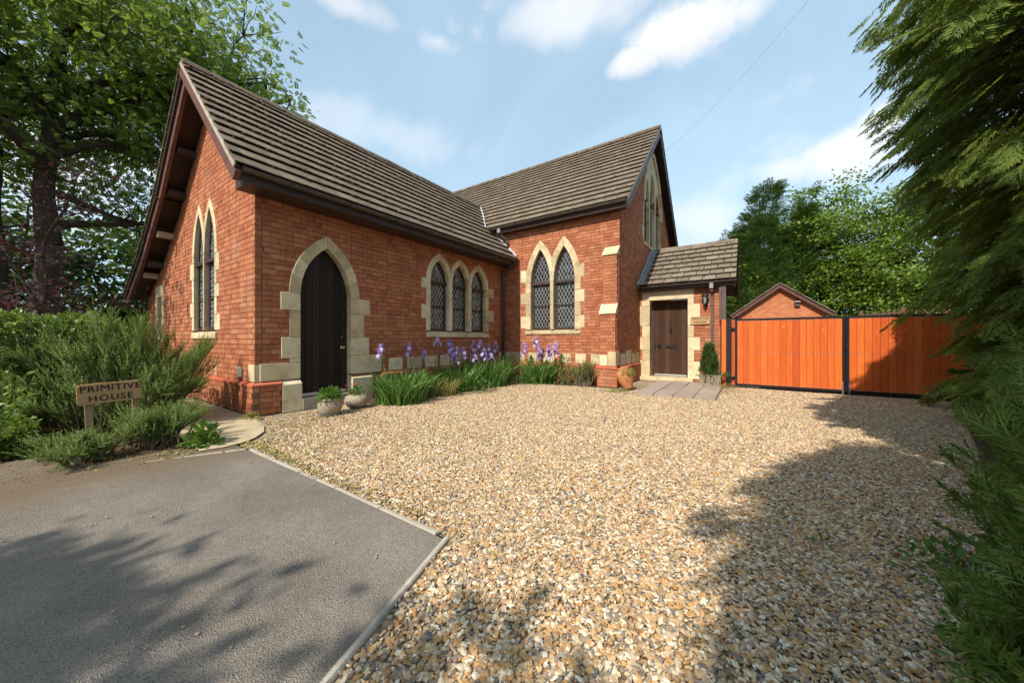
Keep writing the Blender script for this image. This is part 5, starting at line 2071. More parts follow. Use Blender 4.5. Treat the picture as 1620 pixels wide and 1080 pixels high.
# big ash on the left, beyond the hedge
tree('ash_tree', 'tall broad ash tree with thick forked trunk at the left behind the brick gable',
     [(-16.5, 2.9, 11.0, 5.0, 3.5, 2.6), (-15.4, 3.9, 9.2, 3.0, 2.3, 2.2), (-17.5, 1.5, 10.5, 4.0, 4.0, 3.2), (-17.5, 2.4, 7.4, 3.0, 2.8, 1.6), (-18.5, 3.6, 5.4, 3.0, 2.4, 1.3), (-15.6, 4.9, 10.4, 2.2, 1.7, 1.7), (-18.5, 0.2, 8.0, 3.0, 2.4, 2.0), (-12.4, -3.0, 7.6, 2.2, 1.3, 1.2), (-12.2, -2.2, 6.1, 2.0, 1.0, 1.0)],
     [((-16.9, .75, 7.4), (-15.6, 4.6, 10.6), .20, -.03), ((-16.9, .75, 6.6), (-16.0, 4.6, 7.9), .16, -.04), ((-17.0, .7, 7.8), (-17.6, -1.6, 12.0), .26, .02),
      ((-17.0, .75, 8.2), (-16.4, 1.9, 12.5), .22, 0), ((-17.0, .75, 4.6), (-17.6, 4.0, 5.6), .13, -.05), ((-16.9, .7, 8.0), (-15.2, 5.6, 11.0), .16, -.05),
      ((-16.95, .75, 5.6), (-17.2, 3.6, 5.0), .10, -.03), ((-16.9, .7, 6.2), (-12.2, -2.6, 7.4), .13, -.05), ((-16.9, .75, 7.0), (-18.0, 3.6, 8.2), .13, -.04)],
     [(-17.0, .72, 0), (-16.95, .75, 4.0), (-16.9, .75, 8.0)], .36, 880, 23, .40, COMP, .22, 'ash_leaf', twig=.014, maxd=3.5, inner=.2, twf=.95)
# second stem of the same wood, further left
tree('ash_tree', 'slimmer leaning dark trunk at the left edge beside the thick forked tree',
     [(-17.5, -2.2, 9.6, 3.0, 2.4, 2.4), (-17.5, -1.2, 6.8, 2.4, 1.6, 1.5)],
     [((-17.6, -.3, 6.5), (-16.8, -2.2, 9.8), .16, 0), ((-17.6, -.3, 7.0), (-18.4, .4, 10.2), .15, 0)],
     [(-17.4, -.05, 0), (-17.5, -.2, 4.0), (-17.6, -.3, 7.5)], .34, 170, 24, .42, COMP, .25, 'ash_leaf', twig=.016, maxd=3.0, inner=.2)
# dark wood edge behind: three trees
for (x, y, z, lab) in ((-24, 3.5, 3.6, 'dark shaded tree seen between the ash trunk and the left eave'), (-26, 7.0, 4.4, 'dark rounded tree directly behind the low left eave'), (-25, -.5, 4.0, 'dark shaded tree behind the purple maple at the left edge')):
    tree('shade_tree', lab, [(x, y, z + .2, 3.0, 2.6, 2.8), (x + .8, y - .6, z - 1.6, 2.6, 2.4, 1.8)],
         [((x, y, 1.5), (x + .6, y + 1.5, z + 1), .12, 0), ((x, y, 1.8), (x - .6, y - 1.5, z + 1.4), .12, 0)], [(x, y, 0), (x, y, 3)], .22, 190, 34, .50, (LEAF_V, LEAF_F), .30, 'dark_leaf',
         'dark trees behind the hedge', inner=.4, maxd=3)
# purple maple
tree('purple_maple', 'purple leaved maple in front of the ash trunk at the left edge',
     [(-13.6, .45, 4.3, 1.0, .75, .45), (-13.2, .25, 3.2, 1.1, .7, .5), (-13.6, 1.0, 2.25, 1.2, .95, .35), (-13.0, .2, 2.0, 1.1, .6, .4), (-13.3, .9, 5.2, .5, .35, .3)],
     [((-13.6, .5, 1.4), (-13.3, .3, 4.2), .05, 0), ((-13.6, .5, 1.3), (-13.4, 1.5, 2.4), .04, -.05), ((-13.6, .5, 2.0), (-13.5, 1.0, 5.2), .04, 0)], [(-13.6, .5, 0), (-13.6, .5, 1.6)], .07,
     62, 20, .20, LOBE, .085, 'purple_leaf', inner=.1, twig=.007, maxd=1.6)

# clipped hedge on the left
def box_hedge(name, label, a, b, n, size, mat, stems=40, slope=False):
    t = thing(name, label, 'hedge', ((a[0] + b[0]) / 2, (a[1] + b[1]) / 2, 0))
    a, b = np.array(a), np.array(b)
    # points close to the surface of a lumpy box
    P = a + rng.random((n, 3)) * (b - a)
    face = rng.integers(0, 4, n)
    dpt = np.abs(rng.normal(size=n)) * .10
    P[face == 0, 2] = b[2] - dpt[face == 0]
    P[face == 1, 0] = b[0] - dpt[face == 1]
    P[face == 2, 1] = a[1] + dpt[face == 2]
    P[face == 3, 1] = b[1] - dpt[face == 3]
    nrm = np.zeros((n, 3))
    nrm[face == 0] = (0, 0, 1)
    nrm[face == 1] = (.5, -.75, .6)
    nrm[face == 2] = (0, -1, .3)
    nrm[face == 3] = (0, 1, .3)
    P += unit(nrm) * (.07 * np.sin(P[:, :1] * 3.1 + P[:, 1:2] * 2.3) + .05 * np.sin(P[:, :1] * 7.1 - P[:, 2:] * 6.0))
    if slope:      # the end runs down to the ground in a mound
        P[:, 2] *= np.clip(.28 + .72 * (b[0] - P[:, 0]) / 1.5, .2, 1)
        nrm[face == 0] = (.5, -.25, .8)
    d = unit(nrm + rng.normal(size=(n, 3)) * .6)
    up = unit(nrm + rng.normal(size=(n, 3)) * .5 + np.array([0, 0, .4]))
    up[np.abs((up * d).sum(1)) > .93] += np.array([.4, .2, .5])
    leaf_object('foliage', [scatter(LEAF_V, LEAF_F, P, frames(d, up), rng.uniform(.7, 1.3, n) * size)], mat, t)
    m = MB()
    for k in range(max(stems, 3)):
        x, y = rnd.uniform(a[0], b[0] - .9), rnd.uniform(a[1], b[1])
        limb(m, (x, y, 0), (x + rnd.gauss(0, .15), y + rnd.gauss(0, .15), b[2] - .15), .018, .006, 4, .05, 5)
    m.obj('stems', 'bark', t)
    return t


box_hedge('clipped_hedge', 'pale green clipped leafy hedge behind the rosemary at the left', (-12.5, -.75, .05), (-7.5, .95, 1.50), 15000, .085, 'hedge_leaf')

box_hedge('low_hedge', 'bright sunlit leafy hedge end at the left edge beside the dirt track', (-8.6, -.95, .03), (-6.3, .18, 1.05), 8500, .07, 'hedge_leaf', 0, True)

# rosemary bush
def shoot_template(n=24, seed=0):
    r = random.Random(seed)
    V, F = [], []
    b = 0
    for k in range(n):
        y = k / n
        an = r.uniform(0, 6.28)
        L = .115 * (1 - .40 * y)
        d = np.array([math.cos(an) * .75, .62, math.sin(an) * .75])
        s = np.array([-math.sin(an), 0, math.cos(an)]) * .021
        p = np.array([0, y, 0.])
        V += [p - s, p + s, p + d * L]
        F.append((b, b + 1, b + 2))
        b += 3
    V += [np.array([-.012, 0, 0]), np.array([.012, 0, 0]), np.array([0, 1, 0]), np.array([0, 0, -.012]), np.array([0, 0, .012])]
    F += [(b, b + 1, b + 2), (b + 3, b + 4, b + 2)]
    return np.array(V), np.array(F)


SHOOT = shoot_template()


def needle_bush(name, label, cat, base, stems, nsh, size, mat, kind_fn, group=None):
    """woody stems carrying needle-leaved shoots. stems: list of (tip xyz, r)"""
    t = thing(name, label, cat, base, group)
    m = MB()
    P, D = [], []
    for tip, bow in stems:
        b0 = Vector(base) + Vector((rnd.gauss(0, .08), rnd.gauss(0, .08), 0)) + (Vector((tip[0], tip[1], 0)) - Vector((base[0], base[1], 0))) * .45
        pts = []
        for i in range(8):
            q = b0.lerp(Vector(tip), i / 7)
            q.z += bow * math.sin(math.pi * i / 7)
            pts.append(q)
        m.tube(pts, [.012 - .0085 * i / 7 for i in range(8)], 5)
        for k in range(nsh):
            f = rnd.uniform(.05, 1.0) ** .7 * 7
            i = min(6, int(f))
            q = pts[i].lerp(pts[i + 1], f - i)
            ax = (pts[i + 1] - pts[i]).normalized()
            d = (ax * rnd.uniform(.4, 1.1) + Vector((rnd.gauss(0, .36), rnd.gauss(0, .36), rnd.gauss(.75, .30)))).normalized()
            P.append(tuple(q))
            D.append(tuple(d))
    P, D = np.array(P), np.array(D)
    up = unit(rng.normal(size=P.shape))
    S = rng.uniform(.65, 1.25, len(P)) * size
    m.obj('stems', 'twig', t)
    leaf_object('foliage', [scatter(SHOOT[0], SHOOT[1], P, frames(D, up), S)], mat, t)
    return t


st = []
for k in range(150):
    an = rnd.uniform(0, 2 * math.pi)
    rr = math.sqrt(rnd.random())
    h = 1.52 * (1 - .62 * rr ** 2.2) * rnd.uniform(.72, 1.06)
    st.append(((-7.45 + 1.12 * rr * math.cos(an), .86 + 1.02 * rr * math.sin(an), max(.12, h)), rnd.uniform(.0, .22)))
for k in range(14):   # long shoots reaching towards the house wall and skyward
    st.append(((-7.0 + rnd.uniform(-.3, .25), 1.62 + rnd.uniform(0, .30), rnd.uniform(.80, 1.22)), .12))
needle_bush('rosemary_bush', 'large spreading rosemary bush behind the rustic name sign', 'shrub', (-7.15, .88, 0), st, 46, .235, 'rosemary_leaf', None)
st = [((-5.74 + rnd.gauss(0, .16), 1.00 + rnd.gauss(0, .17), rnd.uniform(.10, .36)), .05) for k in range(46)]
needle_bush('rosemary_bush', 'low rosemary growth in front of the right sign post', 'shrub', (-5.78, .98, 0), st, 34, .19, 'rosemary_leaf', None)
st = [((-5.55 + rnd.gauss(0, .13), .45 + rnd.gauss(0, .15), rnd.uniform(.05, .22)), .05) for k in range(34)]
needle_bush('rosemary_bush', 'low dark rosemary growth at the foot of the left sign post', 'shrub', (-5.6, .45, 0), st, 30, .16, 'rosemary_leaf', None)


def leafy_clump(name, label, cat, base, n, rad, h, size, mat, group=None, tmpl=(LEAF_V, LEAF_F), dome=True, stems=12, parent=None):
    t = parent or thing(name, label, cat, base, group)
    d = rand_dirs(n, .35)
    d[:, 2] = np.abs(d[:, 2])
    r = rng.random(n) ** .45
    P = np.array(base) + d * r[:, None] * np.array([rad, rad, h])
    dd = unit(d + rng.normal(size=(n, 3)) * .5)
    up = unit(rng.normal(size=(n, 3)) * .5 + np.array([0, 0, 1.0]))
    up[np.abs((up * dd).sum(1)) > .93] += np.array([.5, .2, 0])
    leaf_object('foliage', [scatter(tmpl[0], tmpl[1], P, frames(dd, up), rng.uniform(.6, 1.25, n) * size)], mat, t)
    m = MB()
    for k in range(stems):
        e = Vector(base) + Vector((rnd.gauss(0, rad * .4), rnd.gauss(0, rad * .4), h * rnd.uniform(.5, .9)))
        limb(m, base, e, .006, .003, 3, .05, 4)
    if stems:
        m.obj('stems', 'twig', t)
    return t


leafy_clump('green_plant', 'small bright green leafy plant at the corner of the path by the asphalt', 'plant', (-5.28, 1.32, 0), 260, .17, .26, .085, 'bright_leaf', stems=10)
leafy_clump('weed', 'ragged weed at the foot of the front corner of the brick plinth', 'weed', (-6.40, 2.17, 0), 90, .12, .10, .05, 'dry_leaf', stems=4)

# iris clumps ----------------------------------------------------------------
def blades(base, n, rad, h, mat, parent, width=.019, lean=.70, nm='foliage'):
    """sword leaves, bent strips of four segments, slightly folded"""
    Vs, Fs, b = [], [], 0
    for k in range(n):
        an = rnd.uniform(0, 6.283)
        rr = rad * math.sqrt(rnd.random())
        x, y = base[0] + rr * math.cos(an), base[1] + rr * math.sin(an)
        L = h * rnd.uniform(.6, 1.1)
        la = an + rnd.gauss(0, .7)
        ln = lean * rnd.uniform(.15, 1.2)
        dx, dy = math.cos(la), math.sin(la)
        fa = rnd.uniform(0, 3.14)
        wx, wy = math.cos(fa), math.sin(fa)
        wd = width * rnd.uniform(.7, 1.2)
        for i in range(6):
            t = i / 5
            w_ = wd * (1 - t ** 2.2) * (.7 + .3 * min(1, t * 4))
            o = L * ln * t ** 2
            z = L * (t - .30 * ln * t ** 3)
            cx, cy = x + dx * o, y + dy * o
            Vs += [(cx - wx * w_, cy - wy * w_, base[2] + z), (cx + wx * w_, cy + wy * w_, base[2] + z)]
        for i in range(5):
            q = b + 2 * i
            Fs += [(q, q + 1, q + 3), (q, q + 3, q + 2)]
        b += 12
    return leaf_object(nm, [(np.array(Vs), np.array(Fs))], mat, parent)


def iris_bloom(c, s, parent):
    """three upright standards and three drooping falls"""
    Vs, Fs, b = [], [], 0
    off = rnd.uniform(0, 2)
    for k in range(6):
        an = off + k * math.pi / 3
        stand = k % 2 == 0
        dx, dy = math.cos(an), math.sin(an)
        for i in range(5):
            t = i / 4
            if stand:
                r, z = .35 * s * math.sin(t * 2.6) * .8, s * (1.05 * t)
            else:
                r, z = s * (.85 * math.sin(t * 1.9)), s * (.28 * math.sin(t * 2.2) - 1.0 * t * t)
            wd = s * .42 * math.sin(.25 + t * 2.5) * rnd.uniform(.85, 1.15)
            ru = rnd.gauss(0, .04) * s
            Vs += [(c[0] + dx * r - dy * wd, c[1] + dy * r + dx * wd, c[2] + z + ru), (c[0] + dx * r, c[1] + dy * r, c[2] + z + .10 * s), (c[0] + dx * r + dy * wd, c[1] + dy * r - dx * wd, c[2] + z - ru)]
        for i in range(4):
            q = b + 3 * i
            Fs += [(q, q + 1, q + 4), (q, q + 4, q + 3), (q + 1, q + 2, q + 5), (q + 1, q + 5, q + 4)]
        b += 15
    V = np.array(Vs)
    me = np_mesh('bloom', V, np.array(Fs), True)
    return link('bloom', me, 'iris_petal', parent)


def at_px(px, py, axis, val):
    l = (px - CXP) / FPX
    d = FW + l * RT
    t = val / d[axis]
    return d[0] * t, d[1] * t, CAMH - (py - HYP) * t / FPX


def iris(name_label, base, n, rad, h, stalks, group='purple irises along the house walls'):
    t = thing('iris_clump', name_label, 'iris', base, group)
    blades(base, n, rad, h, 'iris_leaf', t)
    for (top, extra) in stalks:
        m = MB()
        b0 = (base[0] + (top[0] - base[0]) * .6 + rnd.gauss(0, .02), base[1] + (top[1] - base[1]) * .6 + rnd.gauss(0, .02), 0)
        m.tube([b0, Vector(b0).lerp(Vector(top), .5) + Vector((rnd.gauss(0, .015), rnd.gauss(0, .015), 0)), top], [.009, .008, .006], 6)
        for dz in (.35, .55):
            q = Vector(b0).lerp(Vector(top), dz)
            m.lathe(tuple(q), [(.008, 0), (.014, .03), (.003, .09)], 5)
        s_ = m.obj('flower_stem', 'iris_leaf', t)
        for k in range(extra):
            dz = [0, -.13, -.26, -.06][k]
            iris_bloom((top[0] + (0 if k == 0 else rnd.uniform(-.06, .06)), top[1] + (0 if k == 0 else rnd.uniform(-.05, .05)), top[2] + dz), rnd.uniform(.095, .125), s_)
    return t


def stalk(px, py, dep, e=2):
    x, y, z = at_px(px, py + 6, 0 if dep < 0 else 1, dep)
    return ((x, y, z), e)


XB1 = -6.15
iris('iris clump of broad sword leaves with one stalk nearest the arched door', (-5.72, 4.48, 0), 430, .50, .68, [stalk(603, 545, -6.1, 2)])
iris('iris clump with scattered single stalks below the left end of the triple window', (-6.05, 5.30, 0), 120, .34, .60, [stalk(647, 543, -6.15, 2), stalk(671, 556, -6.15, 1), stalk(692, 536, -6.2, 1)])
iris('iris clump with tall mauve blooms under the middle of the triple window', (-5.90, 6.35, 0), 260, .46, .78, [stalk(711, 537, -6.1, 3), stalk(722, 550, -6.0, 3), stalk(733, 550, -6.0, 2)])
iris('densest iris clump with a cluster of blooms at the right end of the triple window', (-5.85, 7.40, 0), 330, .54, .84, [stalk(749, 538, -6.1, 3), stalk(759, 538, -6.0, 4), stalk(773, 545, -6.0, 3), stalk(784, 540, -6.05, 2), stalk(752, 562, -5.9, 1), stalk(777, 560, -5.9, 1), stalk(765, 552, -5.95, 2)])
iris('iris clump with four bloom stalks under the twin window', (-4.98, 8.62, 0), 300, .46, .78, [stalk(829, 541, 8.75, 3), stalk(849, 533, 8.8, 2), stalk(853, 545, 8.7, 4), stalk(868, 545, 8.75, 3), stalk(879, 541, 8.8, 3)])
g = thing('grass_clump', 'dry yellowing grassy clump between the two largest iris clumps', 'plant', (-5.68, 5.55, 0))
blades((-5.68, 5.55, 0), 260, .34, .46, 'dry_leaf', g, .009, .9)
leafy_clump('rose_shrub', 'leafy shrub growing against the dark downpipe in the corner', 'shrub', (-5.85, 8.35, 0), 1000, .46, .86, .07, 'dark_leaf', stems=16)
leafy_clump('rose_shrub', 'sparse leafy shrub to the right of the irises under the twin window', 'shrub', (-4.22, 8.72, 0), 620, .38, .80, .06, 'iris_leaf', stems=16)
leafy_clump('low_plant', 'low spreading foliage edging the bed below the triple window', 'plant', (-5.55, 6.4, 0), 900, .62, .34, .06, 'iris_leaf', stems=0)
leafy_clump('low_plant', 'low green foliage at the foot of the wall between window and door', 'plant', (-6.2, 5.0, 0), 420, .5, .30, .06, 'dark_leaf', stems=0)
leafy_clump('low_plant', 'low green foliage in the corner bed in front of the twin window', 'plant', (-5.2, 8.25, 0), 480, .5, .22, .05, 'iris_leaf', stems=0)
st = [((-3.62 + rnd.gauss(0, .17), 8.72 + rnd.gauss(0, .13), rnd.uniform(.30, .64)), .03) for k in range(80)]
needle_bush('lavender_bush', 'fine leaved rounded lavender bush beside the buttress', 'shrub', (-3.62, 8.72, 0), st, 24, .14, 'rosemary_leaf', None)

# weeds and moss on the gravel near the house
V = []
Pw = []
for k in range(1500):
    c = rnd.choice([(-5.6, 2.3, .45, .28), (-5.5, 2.9, .3, .3), (-4.95, 1.75, .25, .15), (-3.6, 3.2, .5, .4), (-2.6, 8.05, .3, .1), (-.35, 9.6, .12, .3), (-5.2, 1.05, .15, .3), (-4.2, 1.95, .6, .2), (-3.4, 1.64, .9, .02), (-4.4, 1.66, .3, .03)])
    Pw.append((c[0] + rnd.gauss(0, c[2]), c[1] + rnd.gauss(0, c[3]), .008))
Pw = np.array(Pw)
Pw = Pw[~((Pw[:, 0] < -5.0) & (Pw[:, 1] < 1.95) & (Pw[:, 1] > 1.25)) & ~((Pw[:, 0] < -6.4) & (Pw[:, 1] > 2.1))]
dd = rand_dirs(len(Pw), .2)
dd[:, 2] = np.abs(dd[:, 2]) * .5
leaf_object('ground_weeds', [scatter(LEAF_V, LEAF_F, Pw, frames(unit(dd), np.tile([[0.05, 0.02, 1.0]], (len(Pw), 1))), rng.uniform(.02, .05, len(Pw)))], 'dry_leaf', None, 'stuff')
# leaf litter on bed and dirt
Pw = np.stack([rng.uniform(-9.5, -4.9, 1800), rng.uniform(-.6, 1.25, 1800), np.full(1800, .012)], -1)
dd = rand_dirs(len(Pw))
dd[:, 2] *= .15
leaf_object('leaf_litter', [scatter(LEAF_V, LEAF_F, Pw, frames(unit(dd), np.tile([[0.1, 0.05, 1.0]], (len(Pw), 1))), rng.uniform(.012, .035, len(Pw)))], 'litter_leaf', None, 'stuff')

# pots --------------------------------------------------------------------------
pt = thing('stone_planter', 'carved round stone pot with green plant left of the arched door step', 'plant pot', (-5.72, 3.04, 0))
m = MB()
n = 40
prof = [(.125, 0), (.165, .03), (.185, .12), (.178, .20), (.165, .235), (.178, .245), (.178, .262), (.150, .262), (.146, .22)]
m.lathe((-5.72, 3.04, .012), prof, n)
for i, v in enumerate(m.v):
    z = v[2]
    if .05 < z < .23:
        an = math.atan2(v[1] - 3.04, v[0] + 5.72)
        k = 1 + .05 * math.sin(an * 9 + z * 30) * math.sin(z * 45)
        m.v[i] = (-5.72 + (v[0] + 5.72) * k, 3.04 + (v[1] - 3.04) * k, z)
m.obj('pot', 'pot_stone', pt, smooth=True)
MB().lathe((-5.72, 3.04, .235), [(.15, -.02), (.14, .005)], 20).obj('compost', 'soil', pt)
MB().lathe((-5.72, 3.04, .0), [(.165, 0), (.18, .022), (.16, .02)], 24).obj('saucer', 'old_lead', pt)
leafy_clump('', '', '', (-5.72, 3.04, .24), 420, .19, .21, .065, 'bright_leaf', parent=pt, stems=8)
pt = thing('round_planter', 'squat round stone pot with small flowering plant right of the carved pot', 'plant pot', (-5.90, 3.62, 0))
m = MB()
m.lathe((-5.90, 3.62, 0), [(.08, 0), (.17, .05), (.205, .13), (.18, .21), (.12, .245), (.09, .24), (.085, .2)], 28, (1, 1.05))
m.obj('pot', 'pot_stone', pt, smooth=True)
MB().lathe((-5.90, 3.62, .20), [(.1, 0), (.09, .03)], 16).obj('compost', 'soil', pt)
leafy_clump('', '', '', (-5.90, 3.62, .22), 170, .13, .19, .055, 'bright_leaf', parent=pt, stems=8)
P_ = np.array([(-5.90 + rnd.gauss(0, .05), 3.62 + rnd.gauss(0, .05), .42 + rnd.gauss(0, .02)) for k in range(26)])
leaf_object('petals', [scatter(LEAF_V, LEAF_F, P_, frames(rand_dirs(26), rand_dirs(26) + np.array([0, 0, .01])), np.full(26, .03))], 'red_petal', pt)
# terracotta urn leaning by the buttress
pt = thing('terracotta_urn', 'leaning orange terracotta urn with trailing plant beside the brick buttress', 'plant pot', (-2.42, 8.62, 0))
T = Matrix.Rotation(R_(-16), 3, Vector((RT[1], -RT[0] * 0 + .0, 0)) if False else Vector((0, 1, 0)))
MB().lathe((-2.42, 8.62, .02), [(.09, 0), (.11, .04), (.185, .24), (.20, .36), (.175, .45), (.14, .49), (.165, .52), (.17, .545), (.14, .545), (.12, .48)], 28, tilt=T).obj('urn', 'terracotta', pt, smooth=True)
leafy_clump('', '', '', (-2.42, 8.50, .36), 560, .20, .20, .035, 'hedge_leaf', parent=pt, stems=6)
# trough with conical conifer
pt = thing('stone_trough', 'rough pale stone trough with a small conical conifer beside the porch', 'plant pot', (-.82, 10.55, 0))
m = MB()
m.hexa([(-1.04, 10.36, 0), (-.60, 10.36, 0), (-.60, 10.78, 0), (-1.04, 10.78, 0), (-1.08, 10.33, .31), (-.57, 10.33, .31), (-.57, 10.80, .31), (-1.08, 10.80, .31)])
m.obj('trough', 'pot_stone', pt)
m = MB()
for k in range(22):
    x = -1.06 + k * .0225
    m.tube([(x, 10.345, .03), (x + rnd.gauss(0, .004), 10.325, .29)], [.012, .009], 5)
o_ = m.obj('ribbing', 'pot_stone', pt)
o_['kind'] = 'stuff'
nk = 900
zz = rng.random(nk)
an = rng.random(nk) * 6.283
rr = .21 * (1 - zz) ** .75 * (.6 + .4 * rng.random(nk)) + .015
Pk = np.stack([-.86 + rr * np.cos(an), 10.58 + rr * np.sin(an), .33 + zz * .74], -1)
dk = unit(np.stack([np.cos(an) * .55, np.sin(an) * .55, np.full(nk, .85)], -1) + rng.normal(size=(nk, 3)) * .2)
leaf_object('conifer', [scatter(SPRAY_LO[0], SPRAY_LO[1], Pk, frames(dk, np.stack([np.cos(an), np.sin(an), np.full(nk, .2)], -1) + rng.normal(size=(nk, 3)) * .4), rng.uniform(.08, .15, nk))], 'cypress_leaf', pt)
leafy_clump('', '', '', (-.80, 10.42, .27), 320, .34, .14, .055, 'dark_leaf', parent=pt, stems=10)
leafy_clump('creeper', 'thin trailing plant reaching from the trough onto the gate post', 'plant', (-.50, 10.45, .28), 70, .17, .12, .05, 'bright_leaf', stems=8)
leafy_clump('weed', 'tuft of weeds at the foot of the black gate post', 'weed', (-.42, 10.30, 0), 130, .20, .13, .04, 'dry_leaf', stems=3)
leafy_clump('weed', 'low weeds on the gravel below the terracotta urn', 'weed', (-2.55, 8.28, 0), 200, .24, .06, .035, 'bright_leaf', stems=0)
leafy_clump('weed', 'single green weed growing through the shaded gravel at lower right', 'weed', (.38, 2.83, .0), 14, .045, .035, .04, 'bright_leaf', stems=0)

# ------------------------------------------------------------------ trees beyond the garage
def sycamore(label, c, rx, rz, ncl, th=2.5):
    x, y, z = c
    return tree('sycamore_tree', label, [(x, y, z, rx, rx * .8, rz), (x - rx * .35, y - .5, z - rz * .45, rx * .8, rx * .7, rz * .6), (x + rx * .4, y - .3, z - rz * .35, rx * .7, rx * .7, rz * .6), (x + .2, y, z + rz * .35, rx * .6, rx * .6, rz * .75)],
                [((x, y, th), (x - rx * .5, y - 1, z + .5), .16, 0), ((x, y, th), (x + rx * .5, y - .6, z + .8), .16, 0), ((x, y, th + .5), (x, y, z + rz * .8), .18, 0)],
                [(x, y, 0), (x, y, th + .6)], .28, int(ncl * 1.15), 125, .40, (LEAF2_V * np.array([1.5, 1, 1]), LEAF2_F), .15, 'sycamore_leaf', 'leafy trees beyond the garage', inner=.40, maxd=3, twf=.45, flat=.36, updir=1.1)


sycamore('broad bright green sycamore rising directly behind the garage gable', (3.9, 27.5, 5.4), 4.0, 4.6, 330)
sycamore('bright green tree between the sycamore and the tall conifer on the right', (8.0, 27.0, 5.2), 3.8, 4.4, 270)
sycamore('lower leafy tree filling in beside the porch gable end', (-.3, 25.0, 3.0), 2.0, 2.6, 110)


def cypress(label, base, h, rad, n, name='cypress_tree', mat='cypress_leaf', size=.75, tmpl=SPRAY_LO, group=None, tips=3):
    t = thing(name, label, 'tree', base, group)
    m = MB()
    limb(m, base, (base[0] + .2, base[1], base[2] + h), .2, .02, 8, .01, 8)
    m.obj('trunk', 'bark', t)
    # several leaders, each its own ragged cone
    nl = tips + 1
    lead_ = rng.integers(0, nl, n)
    loff = np.array([(0, 0)] + [(math.cos(q * 2.3) * rad * .55, math.sin(q * 2.3) * rad * .55) for q in range(tips)])
    lh = np.array([1.0] + [rnd.uniform(.70, .93) for q in range(tips)])
    lr = np.array([.72] + [rnd.uniform(.42, .62) for q in range(tips)])
    zz = rng.random(n) ** .85
    an = rng.random(n) * 6.283
    bough = .62 + .38 * np.sin(zz * 34 + an * 2 + lead_) + .15 * np.sin(an * 5 - zz * 21)
    rr = rad * lr[lead_] * np.minimum(1, (1 - zz) * 1.7 + .03) ** .8 * (.45 + .75 * np.clip(bough, .1, 1.2)) * (.5 + .5 * rng.random(n) ** .6)
    lean = .12 * h * zz ** 3
    P = np.stack([base[0] + loff[lead_, 0] * (.4 + .6 * zz) + rr * np.cos(an) + lean * .6, base[1] + loff[lead_, 1] + rr * np.sin(an), base[2] + .3 + zz * h * lh[lead_]], -1)
    d = unit(np.stack([np.cos(an), np.sin(an), np.full(n, .75)], -1) + rng.normal(size=(n, 3)) * .35)
    up = np.stack([-np.cos(an), -np.sin(an), np.full(n, 1.2)], -1) + rng.normal(size=(n, 3)) * .5
    leaf_object('crown', [scatter(tmpl[0], tmpl[1], P, frames(d, up), rng.uniform(.6, 1.2, n) * size)], mat, t)
    return t


cypress('dark green feathery cypress just right of the porch roof', (.35, 25.5, 0), 9.9, 2.9, 2700, group='cypresses beyond the garage')
cypress('shorter dark cypress beside the first with a leaning tip', (-1.2, 26.5, 0), 7.8, 1.7, 1100, group='cypresses beyond the garage')
cypress('dark cypress top poking up left of the bright sycamore', (2.4, 27.5, 0), 9.8, 1.5, 900, group='cypresses beyond the garage')

